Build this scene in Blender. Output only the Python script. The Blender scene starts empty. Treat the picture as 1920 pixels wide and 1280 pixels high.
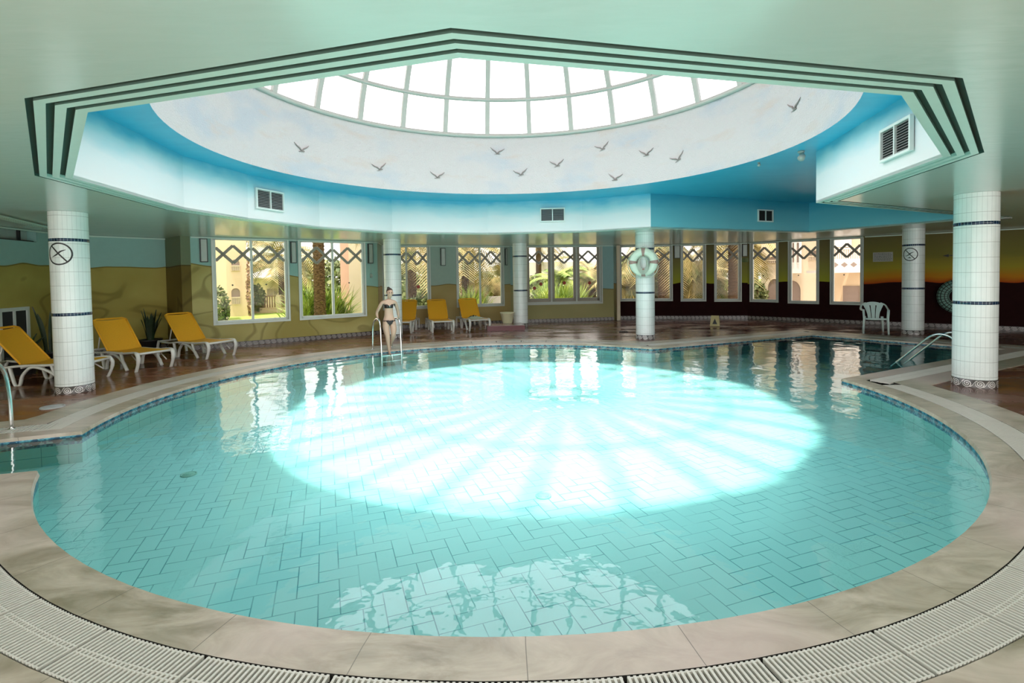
import bpy, bmesh, math, random
from mathutils import Vector, Matrix
random.seed(7)
PI = math.pi
S = bpy.context.scene
COL = S.collection

# ------------------------------------------------------------------ camera
HC = 1.75
cam_d = bpy.data.cameras.new('camera'); cam = bpy.data.objects.new('camera', cam_d); COL.objects.link(cam)
cam_d.sensor_width = 36.0; cam_d.lens = 959.39 / 1920 * 36.0; cam_d.shift_y = (547.2 - 640) / 1920; cam_d.clip_start = 0.05; cam_d.clip_end = 600
_p, _r = 0.0312, -0.0151
_cp, _sp, _cr, _sr = math.cos(_p), math.sin(_p), math.cos(_r), math.sin(_r)
_F = Vector((0, _cp, -_sp)); _U0 = Vector((0, _sp, _cp)); _R0 = Vector((1, 0, 0))
_R = _R0 * _cr + _U0 * _sr; _U = _R0 * -_sr + _U0 * _cr
m = Matrix.Identity(4)
for i in range(3):
    m[i][0] = _R[i]; m[i][1] = _U[i]; m[i][2] = -_F[i]
m[2][3] = HC; m[1][3] = -.11
cam.matrix_world = m
S.camera = cam

# ------------------------------------------------------------------ world, sun, exposure
W = bpy.data.worlds.new('hazy_sky'); S.world = W; W.use_nodes = True
nt = W.node_tree; nt.nodes.clear()
wo = nt.nodes.new('ShaderNodeOutputWorld'); bg = nt.nodes.new('ShaderNodeBackground')
tc = nt.nodes.new('ShaderNodeTexCoord'); sx = nt.nodes.new('ShaderNodeSeparateXYZ'); cr = nt.nodes.new('ShaderNodeValToRGB')
nt.links.new(tc.outputs['Generated'], sx.inputs[0]); nt.links.new(sx.outputs[2], cr.inputs[0])
cr.color_ramp.elements[0].position = 0.0; cr.color_ramp.elements[0].color = (1.0, .97, .93, 1)
cr.color_ramp.elements[1].position = 0.7; cr.color_ramp.elements[1].color = (.97, .96, 1.0, 1)
nt.links.new(cr.outputs[0], bg.inputs[0]); bg.inputs[1].default_value = 2.2
nt.links.new(bg.outputs[0], wo.inputs[0])
sun_d = bpy.data.lights.new('sun', 'SUN'); sun_d.energy = 5.0; sun_d.angle = math.radians(2.4); sun_d.color = (1, .96, .88)
sun = bpy.data.objects.new('sun', sun_d); COL.objects.link(sun)
sun.rotation_euler = Vector((.095, .15, -1)).to_track_quat('-Z', 'Y').to_euler(); sun.location = (0, 7, 20)
S.view_settings.view_transform = 'Standard'; S.view_settings.look = 'None'
S.view_settings.exposure = 1.08; S.view_settings.gamma = 1.0; S.view_settings.use_curve_mapping = False
cy = S.cycles
cy.use_denoising = True
cy.max_bounces = 10; cy.diffuse_bounces = 6; cy.glossy_bounces = 4; cy.transparent_max_bounces = 16; cy.transmission_bounces = 4
cy.caustics_reflective = False; cy.caustics_refractive = False
cy.sample_clamp_indirect = 6.0

# ------------------------------------------------------------------ node helpers
class NB:
    def __init__(s, name):
        s.m = bpy.data.materials.new(name); s.m.use_nodes = True; s.t = s.m.node_tree; s.t.nodes.clear()
        s.out = s.n('OutputMaterial')
    def n(s, k): return s.t.nodes.new('ShaderNode' + k)
    def set(s, sock, v):
        if hasattr(v, 'is_output') or isinstance(v, bpy.types.NodeSocket): s.t.links.new(v, sock)
        elif isinstance(v, (tuple, list)) and len(v) == 3 and sock.type == 'RGBA': sock.default_value = (*v, 1)
        else: sock.default_value = v
    def M(s, op, a, b=None, c=None, clamp=False):
        n = s.n('Math'); n.operation = op; n.use_clamp = clamp
        for i, v in enumerate((a, b, c)):
            if v is not None: s.set(n.inputs[i], v)
        return n.outputs[0]
    def mix(s, f, a, b, typ='MIX'):
        n = s.n('Mix'); n.data_type = 'RGBA'; n.blend_type = typ
        s.set(n.inputs[0], f); s.set(n.inputs[6], a); s.set(n.inputs[7], b); return n.outputs[2]
    def obj(s): return s.n('TexCoord').outputs['Object']
    def uv(s): return s.n('TexCoord').outputs['UV']
    def geo(s): return s.n('NewGeometry').outputs['Position']
    def sep(s, v):
        n = s.n('SeparateXYZ'); s.set(n.inputs[0], v); return n.outputs
    def comb(s, x=0, y=0, z=0):
        n = s.n('CombineXYZ'); s.set(n.inputs[0], x); s.set(n.inputs[1], y); s.set(n.inputs[2], z); return n.outputs[0]
    def noise(s, scale=5, detail=3, vec=None, rough=.5, dist=0):
        n = s.n('TexNoise'); n.inputs['Scale'].default_value = scale; n.inputs['Detail'].default_value = detail
        n.inputs['Roughness'].default_value = rough; n.inputs['Distortion'].default_value = dist
        s.set(n.inputs['Vector'], vec if vec is not None else s.geo()); return n.outputs[0]
    def mapp(s, vec, scale=(1, 1, 1), rot=(0, 0, 0), loc=(0, 0, 0)):
        n = s.n('Mapping'); s.set(n.inputs[0], vec); n.inputs['Scale'].default_value = scale; n.inputs['Rotation'].default_value = rot
        n.inputs['Location'].default_value = loc; return n.outputs[0]
    def ramp(s, f, stops):
        n = s.n('ValToRGB'); s.set(n.inputs[0], f); e = n.color_ramp.elements
        while len(e) < len(stops): e.new(.5)
        for i, (p, c) in enumerate(stops):
            e[i].position = p; e[i].color = (*c, 1)
        return n.outputs[0]
    def step(s, v, lo, hi):
        n = s.n('MapRange'); n.clamp = True
        s.set(n.inputs[0], v); s.set(n.inputs[1], lo); s.set(n.inputs[2], hi); return n.outputs[0]
    def bump(s, h, strength=.2, dist=.01):
        n = s.n('Bump'); n.inputs['Strength'].default_value = strength; n.inputs['Distance'].default_value = dist
        s.set(n.inputs['Height'], h); return n.outputs[0]
    def pbr(s, color, rough=.5, metal=0, spec=.5, normal=None, coat=0):
        n = s.n('BsdfPrincipled'); s.set(n.inputs['Base Color'], color); s.set(n.inputs['Roughness'], rough)
        n.inputs['Metallic'].default_value = metal; n.inputs['Specular IOR Level'].default_value = spec
        if coat: n.inputs['Coat Weight'].default_value = coat; n.inputs['Coat Roughness'].default_value = .08
        if normal is not None: s.t.links.new(normal, n.inputs['Normal'])
        s.t.links.new(n.outputs[0], s.out.inputs[0]); return s.m

def plain(name, color, rough=.5, metal=0, spec=.5, var=.12, scale=8, bump=0.0, coat=0):
    b = NB(name)
    nz = b.noise(scale, 3)
    c2 = tuple(max(0, x * (1 - var)) for x in color); c1 = tuple(min(1, x * (1 + var)) for x in color)
    c = b.mix(nz, c2, c1)
    nm = b.bump(nz, bump, .01) if bump else None
    return b.pbr(c, rough, metal, spec, nm, coat)

def herringbone(b, vec, w, grout):
    """mask of the joints of 2:1 herringbone tiles, w metres wide"""
    v = b.mapp(vec, (1 / w, 1 / w, 1 / w), (0, 0, math.radians(-20)))
    X, Y, _ = b.sep(v)
    i = b.M('FLOOR', X); j = b.M('FLOOR', Y)
    fx = b.M('SUBTRACT', X, i); fy = b.M('SUBTRACT', Y, j)
    k = b.M('FLOORED_MODULO', b.M('SUBTRACT', i, j), 4.0)
    g = grout / w
    def is_(v_): return b.M('COMPARE', k, float(v_), .1)
    L = b.M('MULTIPLY', b.M('LESS_THAN', fx, g), b.M('SUBTRACT', 1.0, is_(1)))
    R = b.M('MULTIPLY', b.M('GREATER_THAN', fx, 1 - g), b.M('SUBTRACT', 1.0, is_(0)))
    D = b.M('MULTIPLY', b.M('LESS_THAN', fy, g), b.M('SUBTRACT', 1.0, is_(2)))
    T = b.M('MULTIPLY', b.M('GREATER_THAN', fy, 1 - g), b.M('SUBTRACT', 1.0, is_(3)))
    return b.M('MAXIMUM', b.M('MAXIMUM', L, R), b.M('MAXIMUM', D, T)), i, j, k

def grid_mask(b, U, V, w, h, g):
    fu = b.M('PINGPONG', U, w / 2); fv = b.M('PINGPONG', V, h / 2)
    # PINGPONG is 0 at multiples of w -> distance to the joint
    return b.M('MAXIMUM', b.M('LESS_THAN', fu, g), b.M('LESS_THAN', fv, g))

MT = {}
# ceiling: glossy pale mint paint with brush marks
b = NB('mint_gloss_paint')
st = b.mapp(b.geo(), (1.2, 6, 1), (0, 0, .5))
n1 = b.noise(3.0, 4, st, .6, .6); n2 = b.noise(.6, 2)
c = b.mix(b.step(n1, .35, .7), (.51, .60, .54), (.57, .65, .595))
c = b.mix(b.step(n2, .3, .7), c, (.53, .61, .55))
MT['ceiling'] = b.pbr(c, .17, 0, .55, b.bump(n1, .06, .01))
MT['mould'] = plain('mint_moulding_paint', (.56, .70, .62), .35, var=.04)
MT['groove'] = plain('groove_painted_shade', (.05, .10, .08), .7)  # shade of the moulding grooves, put into a dark green colour
# fascia of the ceiling opening: white fading to painted blue at the top edge
b = NB('fascia_paint')
z = b.sep(b.geo())[2]
nz = b.noise(1.2, 3, b.mapp(b.geo(), (1, 1, 3)))
t = b.M('ADD', z, b.M('MULTIPLY', b.M('SUBTRACT', nz, .5), .35))
c = b.ramp(b.step(t, 2.85, 3.68), [(0, (.70, .68, .67)), (.5, (.67, .70, .71)), (.8, (.36, .60, .66)), (1, (.10, .42, .58))])
MT['fascia'] = b.pbr(c, .5, 0, .3)
b = NB('alcove_fascia_shade_paint')  # bluer than the main fascia: painted fade plus alcove shade in the colour
z = b.sep(b.geo())[2]; nz = b.noise(1.2, 3, b.mapp(b.geo(), (1, 1, 3)))
t = b.M('ADD', z, b.M('MULTIPLY', b.M('SUBTRACT', nz, .5), .3))
c = b.ramp(b.step(t, 2.85, 3.68), [(0, (.17, .50, .56)), (.6, (.13, .46, .56)), (1, (.04, .33, .48))])
MT['fascia_blue'] = b.pbr(c, .5, 0, .3)
b = NB('blue_ceiling_paint')
nz = b.noise(2.0, 4, b.mapp(b.geo(), (1, 4, 1), (0, 0, .4)), .6, .5)
MT['blue'] = b.pbr(b.mix(nz, (.03, .34, .54), (.07, .45, .64)), .4, 0, .4)
# drum wall: white textured sky mural
b = NB('sky_mural_plaster')
n1 = b.noise(.9, 3, b.mapp(b.geo(), (1, 1, 2), (0, 0, 0), (3, 1, 0))); n2 = b.noise(1.3, 3, b.mapp(b.geo(), (1, 1, 3), (0, 0, 0), (9, 4, 2))); n3 = b.noise(45, 3)
c = b.mix(b.step(n1, .52, .68), (.50, .49, .49), (.43, .46, .50)); c = b.mix(b.step(n2, .58, .74), c, (.50, .45, .42))
MT['drum'] = b.pbr(c, .8, 0, .2, b.bump(n3, .9, .02))
MT['bird'] = plain('bird_grey_paint', (.24, .21, .20), .8)
MT['rib'] = plain('ivory_painted_steel', (.38, .39, .36), .5, var=.06)
b = NB('column_glazed_tile')
U, V, _ = b.sep(b.uv())
fu = b.M('PINGPONG', U, .0291); fv = b.M('PINGPONG', b.M('ADD', V, .06), .11)
g1 = b.M('LESS_THAN', fu, .0022); g2 = b.M('LESS_THAN', fv, .0030)
nz = b.noise(6, 3); n2 = b.noise(60, 2)
base = b.mix(nz, (.66, .72, .69), (.78, .82, .80))
base = b.mix(b.M('MULTIPLY', g1, .45), base, (.30, .36, .34)); base = b.mix(b.M('MULTIPLY', g2, .75), base, (.30, .32, .30))
dirt = b.M('MULTIPLY', b.step(n2, .6, .8), b.step(V, .6, .1))
base = b.mix(b.M('MULTIPLY', dirt, .5), base, (.3, .27, .2))
MT['tile'] = b.pbr(base, .22, 0, .5, b.bump(b.M('SUBTRACT', 1.0, b.M('MAXIMUM', g1, g2)), .3, .004))
b = NB('navy_mosaic')
U, V, _ = b.sep(b.uv())
g = b.M('LESS_THAN', b.M('PINGPONG', U, .0218), .0022); cell = b.M('FLOOR', b.M('DIVIDE', U, .0436))
wn = b.n('TexWhiteNoise'); wn.noise_dimensions = '1D'; b.set(wn.inputs['W'], cell)
c = b.mix(wn.outputs[0], (.004, .012, .03), (.012, .04, .10)); c = b.mix(g, c, (.25, .33, .36))
MT['navy'] = b.pbr(c, .15)
# scroll border tile (spirals, off-white on near black), needs UV in metres
def scroll_mat(name, dark, light, h):
    b = NB(name)
    U, V, _ = b.sep(b.uv())
    w = h * 1.25
    cu = b.M('SUBTRACT', b.M('FLOORED_MODULO', U, w), w / 2); cv = b.M('SUBTRACT', b.M('FLOORED_MODULO', V, h), h / 2)
    r = b.M('SQRT', b.M('ADD', b.M('MULTIPLY', cu, cu), b.M('MULTIPLY', cv, cv)))
    a = b.M('DIVIDE', b.M('ARCTAN2', cv, cu), 2 * PI)
    f = b.M('FRACT', b.M('ADD', b.M('DIVIDE', r, h * .21), a))
    sp = b.M('MULTIPLY', b.M('GREATER_THAN', f, .52), b.M('LESS_THAN', r, h * .47))
    cz = b.M('LESS_THAN', b.M('ABSOLUTE', b.M('ADD', b.M('MULTIPLY', b.M('SINE', b.M('MULTIPLY', cu, 2 * PI / w)), h * .35), cv)), h * .05)
    msk = b.M('MAXIMUM', sp, b.M('MULTIPLY', cz, b.M('GREATER_THAN', r, h * .42)))
    nz = b.noise(20, 2)
    c = b.mix(msk, dark, light); c = b.mix(b.M('MULTIPLY', nz, .4), c, tuple(x * .5 for x in light))
    return b.pbr(c, .25)
MT['scroll'] = scroll_mat('scroll_border_tile', (.02, .014, .012), (.62, .58, .55), .12)
MT['scroll_base'] = scroll_mat('skirting_scroll_tile', (.035, .028, .026), (.42, .38, .36), .12)
# pool
b = NB('pool_floor_tile')
mk, i, j, k = herringbone(b, b.geo(), .135, .0036)
nz = b.noise(1.1, 2); nt2 = b.noise(9, 2)
tile = b.mix(nz, (.35, .77, .73), (.40, .81, .77)); tile = b.mix(b.M('MULTIPLY', nt2, .25), tile, (.45, .84, .79))
c = b.mix(b.M('MULTIPLY', mk, b.step(b.noise(2.3, 2), .25, .6)), tile, (.05, .30, .33))
MT['poolfloor'] = b.pbr(c, .4)
b = NB('pool_wall_tile')
U, V, _ = b.sep(b.uv())
g = grid_mask(b, U, V, .25, .25, .003)
tile = b.mix(b.noise(1.5, 2), (.34, .76, .70), (.40, .80, .75)); tile = b.mix(b.M('MULTIPLY', g, .8), tile, (.05, .30, .33))
cu = b.M('FLOOR', b.M('DIVIDE', U, .02)); cv = b.M('FLOOR', b.M('DIVIDE', V, .02))
wn = b.n('TexWhiteNoise'); wn.noise_dimensions = '2D'; b.set(wn.inputs['Vector'], b.comb(cu, cv, 0))
du = b.M('SUBTRACT', b.M('FLOORED_MODULO', U, .2), .1)
dia = b.M('LESS_THAN', b.M('ADD', b.M('ABSOLUTE', du), b.M('ABSOLUTE', b.M('ADD', V, .07))), .055)
mos = b.mix(b.step(wn.outputs[0], .35, .6), (.14, .46, .55), (.02, .16, .30)); mos = b.mix(dia, mos, (.01, .09, .17))
c = b.mix(b.M('GREATER_THAN', V, -.135), tile, mos)
MT['poolwall'] = b.pbr(c, .35)
# water: flat sheet that lets light through and mirrors by fresnel
b = NB('pool_water')
n1 = b.noise(1.6, 2, b.mapp(b.geo(), (1, .8, 1))); n2 = b.noise(7, 2, b.mapp(b.geo(), (1, 1, 1)))
h = b.M('ADD', b.M('MULTIPLY', n1, 1.0), b.M('MULTIPLY', n2, .12))
nm = b.bump(h, .55, .03)
tr = b.n('BsdfTransparent'); tr.inputs[0].default_value = (.86, .975, .965, 1)
gl = b.n('BsdfGlossy'); gl.inputs['Roughness'].default_value = 0.0; gl.inputs[0].default_value = (.97, .99, 1, 1); b.t.links.new(nm, gl.inputs['Normal'])
fr = b.n('Fresnel'); fr.inputs[0].default_value = 1.33; b.t.links.new(nm, fr.inputs['Normal'])
mx = b.n('MixShader'); b.t.links.new(fr.outputs[0], mx.inputs[0]); b.t.links.new(tr.outputs[0], mx.inputs[1]); b.t.links.new(gl.outputs[0], mx.inputs[2])
b.t.links.new(mx.outputs[0], b.out.inputs[0]); MT['water'] = b.m
def glass(name, tint, ior=1.45, dirt=None):
    b = NB(name)
    tr = b.n('BsdfTransparent')
    if dirt:
        b.set(tr.inputs[0], b.mix(b.step(b.noise(1.1, 4), .5, .75), tint, dirt))
    else: tr.inputs[0].default_value = (*tint, 1)
    gl = b.n('BsdfGlossy'); gl.inputs['Roughness'].default_value = .02
    fr = b.n('Fresnel'); fr.inputs[0].default_value = ior
    mx = b.n('MixShader'); b.t.links.new(fr.outputs[0], mx.inputs[0]); b.t.links.new(tr.outputs[0], mx.inputs[1]); b.t.links.new(gl.outputs[0], mx.inputs[2])
    b.t.links.new(mx.outputs[0], b.out.inputs[0]); return b.m
MT['glass'] = glass('window_glass', (.78, .76, .73), 1.2)
MT['dglass'] = glass('dome_sheet', (.93, .91, .93), 1.14, (.90, .80, .82))
# stone coping with joints
b = NB('coping_sandstone')
U, V, _ = b.sep(b.uv())
n1 = b.noise(1.6, 5, b.mapp(b.geo(), (1, 2.2, 1)), .65, 1.2); n2 = b.noise(40, 3); n3 = b.noise(.5, 2); n4 = b.noise(7, 4)
c = b.ramp(n1, [(.32, (.17, .145, .085)), (.5, (.35, .305, .225)), (.68, (.50, .44, .35))])
c = b.mix(b.M('MULTIPLY', b.step(n4, .45, .7), .35), c, (.26, .24, .18))
c = b.mix(b.M('MULTIPLY', n2, .3), c, (.33, .29, .23)); c = b.mix(b.step(n3, .45, .62), c, b.mix(n1, (.38, .29, .24), (.55, .46, .40)))
jt = b.M('LESS_THAN', b.M('PINGPONG', U, .38), .0022); c = b.mix(b.M('MULTIPLY', jt, .8), c, (.09, .08, .06))
MT['coping'] = b.pbr(c, b.M('ADD', .22, b.M('MULTIPLY', n1, .3)), 0, .4, b.bump(n2, .12, .004))
MT['coping_out'] = MT['coping']
MT['grate'] = plain('white_plastic_grate', (.52, .50, .44), .4, var=.06)
MT['channel'] = plain('dark_channel_concrete', (.012, .010, .007), .9)
b = NB('sandy_paving')
n1 = b.noise(60, 4, None, .7); n2 = b.noise(2, 3)
c = b.mix(n2, (.33, .22, .11), (.44, .32, .18)); c = b.mix(b.M('MULTIPLY', n1, .5), c, (.25, .16, .08))
X, Y, _ = b.sep(b.mapp(b.geo(), (1, 1, 1), (0, 0, .6))); c = b.mix(b.M('MULTIPLY', grid_mask(b, X, Y, .5, .5, .003), .6), c, (.12, .09, .05))
MT['paving'] = b.pbr(c, .6, 0, .3, b.bump(n1, .3, .005))
b = NB('wet_brown_deck')
n1 = b.noise(1.0, 4, b.mapp(b.geo(), (.6, 1.6, 1)), .6, .8); n2 = b.noise(18, 3); n3 = b.noise(.35, 2)
c = b.ramp(n1, [(.3, (.10, .034, .016)), (.5, (.19, .070, .030)), (.7, (.27, .12, .06))])
c = b.mix(b.M('MULTIPLY', n2, .35), c, (.09, .035, .02)); xx = b.sep(b.geo())[0]
c = b.mix(b.M('MULTIPLY', b.step(xx, -4, 1), .6), c, b.mix(n1, (.09, .042, .040), (.20, .115, .105)))
X, Y, _ = b.sep(b.mapp(b.geo(), (1, 1, 1), (0, 0, .4))); c = b.mix(b.M('MULTIPLY', grid_mask(b, X, Y, .3, .3, .004), .3), c, (.04, .015, .01))
MT['deck'] = b.pbr(c, b.M('ADD', .08, b.M('MULTIPLY', b.step(n1, .35, .65), .3)), 0, .5, b.bump(n2, .15, .004))

def mural(name, z0, z1, length, up=(.30, .50, .46), low=((.33, .25, .055), (.50, .42, .12)), lines=True, wav=.12):
    b = NB(name)
    U, V, _ = b.sep(b.uv())
    z = b.sep(b.geo())[2]
    n1 = b.noise(1.0, 1, b.comb(U, 0.0, 7.0)); n2 = b.noise(7, 3); 
    zl = b.M('ADD', b.M('ADD', z0, b.M('MULTIPLY', U, (z1 - z0) / max(length, .1))), b.M('MULTIPLY', b.M('SUBTRACT', n1, .5), wav * 2))
    n3 = b.noise(.75, 1, b.mapp(b.geo(), (1, 1, 1.6)), .4, .5)
    lc = b.mix(b.step(n3, .3, .7), low[0], low[1]); lc = b.mix(b.M('MULTIPLY', n2, .3), lc, low[0])
    dk = tuple(x * .45 for x in low[0])
    if lines:
        band = b.M('LESS_THAN', b.M('ABSOLUTE', b.M('SUBTRACT', b.M('FRACT', b.M('MULTIPLY', n3, 4.0)), .5)), 9)
        band = b.step(b.M('ABSOLUTE', b.M('SUBTRACT', b.M('FRACT', b.M('MULTIPLY', n3, 4.0)), .5)), .11, .03)
        lc = b.mix(b.M('MULTIPLY', band, .5), lc, dk)
    d = b.M('SUBTRACT', z, zl)
    lc = b.mix(b.M('MULTIPLY', b.step(d, -.035, -.02), .8), lc, dk)
    uc = b.mix(n2, tuple(x * .9 for x in up), up)
    return b.pbr(b.mix(b.M('GREATER_THAN', d, 0.0), lc, uc), .7, 0, .25, b.bump(b.noise(35, 2), .25, .006))
def sunset(name, stops, zb=1.33):
    b = NB(name)
    U, V, _ = b.sep(b.uv()); z = b.sep(b.geo())[2]
    n1 = b.noise(.9, 1, b.comb(U, 0.0, 3.0)); n2 = b.noise(3, 4, b.mapp(b.geo(), (.5, .5, 4)), .6, .5)
    zl = b.M('ADD', zb, b.M('MULTIPLY', b.M('SUBTRACT', n1, .5), .35))
    d = b.M('ADD', b.M('SUBTRACT', z, zl), b.M('MULTIPLY', b.M('SUBTRACT', n2, .5), .12))
    up = b.ramp(b.step(d, 0.0, 1.5), stops)
    c = b.mix(b.M('GREATER_THAN', b.M('SUBTRACT', z, zl), 0.0), b.mix(b.noise(5, 3), (.011, .0018, .0018), (.022, .004, .004)), up)
    return b.pbr(c, .8, 0, .12, b.bump(b.noise(35, 2), .25, .006))
MT['frame'] = plain('grey_white_aluminium', (.50, .53, .49), .4, var=.05)
MT['frame_w'] = plain('white_frame_paint', (.66, .70, .66), .4, var=.05)
MT['lattice'] = plain('grey_lattice_wood', (.33, .30, .25), .55, var=.08)
MT['steel'] = plain('polished_steel', (.72, .72, .70), .16, 1, var=.05)
MT['yellow'] = plain('yellow_sling_fabric', (.68, .33, .008), .7, var=.08, scale=40)
MT['plastic'] = plain('white_lounger_plastic', (.60, .60, .55), .35, var=.08)
MT['chairp'] = plain('white_garden_chair_plastic', (.52, .64, .60), .35, var=.05)
MT['black'] = plain('black_paint', (.012, .012, .012), .5)
MT['bikini'] = plain('dark_swim_fabric', (.016, .009, .009), .6, var=.3, scale=60)
MT['skin'] = plain('skin', (.50, .31, .22), .5, var=.05, scale=12)
MT['hair'] = plain('brown_hair', (.045, .022, .014), .5, var=.4, scale=60)
MT['leafdark'] = plain('dark_snake_plant_leaf', (.018, .035, .012), .5, var=.4)
MT['pot'] = plain('dark_planter', (.02, .02, .02), .6)
MT['soil'] = plain('soil', (.03, .02, .01), .9)
MT['red'] = plain('red_sticker', (.35, .03, .015), .5)
MT['orange_sign'] = plain('pale_yellow_plastic', (.50, .42, .20), .5)
MT['bucket'] = plain('cream_plastic', (.62, .60, .38), .4, var=.08)
MT['maroon'] = plain('maroon_tile', (.10, .008, .012), .25, var=.2)
MT['pinktile'] = plain('pinkish_wet_tile', (.34, .22, .22), .2, var=.2)
MT['buoy'] = plain('life_ring_cream', (.62, .72, .60), .45, var=.08)
MT['buoyband'] = plain('life_ring_faded_red_band', (.34, .22, .19), .6, var=.2)
MT['rope'] = plain('pale_cord', (.45, .50, .42), .7)
MT['ventslat'] = plain('vent_slat_grey', (.36, .37, .36), .4)
MT['ventdark'] = plain('vent_dark', (.02, .022, .022), .8)
MT['lampglass'] = plain('frosted_lamp_cover', (.36, .42, .38), .3)
MT['lampframe'] = plain('dark_lamp_frame', (.05, .055, .05), .5)
MT['signplate'] = plain('grey_notice_plate', (.33, .32, .28), .5)
MT['grass'] = plain('lawn_grass', (.28, .40, .07), .9, var=.35, scale=30)
MT['terr'] = plain('pale_terrace', (.55, .48, .40), .8)
MT['cream'] = plain('cream_render', (.62, .49, .34), .85, var=.06, scale=2)
MT['cream2'] = plain('pale_cream_render', (.66, .56, .42), .85, var=.05, scale=2)
MT['pinkw'] = plain('pink_render', (.62, .40, .33), .85, var=.05, scale=2)
MT['whitew'] = plain('white_render', (.70, .66, .62), .85, var=.05, scale=2)
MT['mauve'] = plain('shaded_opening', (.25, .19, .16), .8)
MT['baluster'] = plain('brown_wood', (.22, .12, .07), .7)
b = NB('palm_bark'); n1 = b.noise(5, 4, b.mapp(b.geo(), (2, 2, 7))); MT['bark'] = b.pbr(b.ramp(n1, [(.35, (.04, .02, .01)), (.65, (.20, .12, .065))]), .9, 0, .2, b.bump(n1, 1, .05))
b = NB('palm_frond'); n1 = b.noise(1.5, 2); MT['frond'] = b.pbr(b.ramp(n1, [(.35, (.10, .12, .025)), (.65, (.50, .38, .15))]), .6)
b = NB('green_leaves'); n1 = b.noise(2, 3); MT['leaf'] = b.pbr(b.ramp(n1, [(.35, (.12, .22, .03)), (.65, (.42, .50, .10))]), .6)
b = NB('dark_leaves'); n1 = b.noise(2, 3); MT['leafd'] = b.pbr(b.ramp(n1, [(.35, (.05, .09, .02)), (.65, (.22, .24, .10))]), .7)
b = NB('magenta_leaves'); n1 = b.noise(3, 3); MT['dry'] = b.pbr(b.ramp(n1, [(.35, (.30, .17, .09)), (.65, (.60, .42, .28))]), .7)

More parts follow.
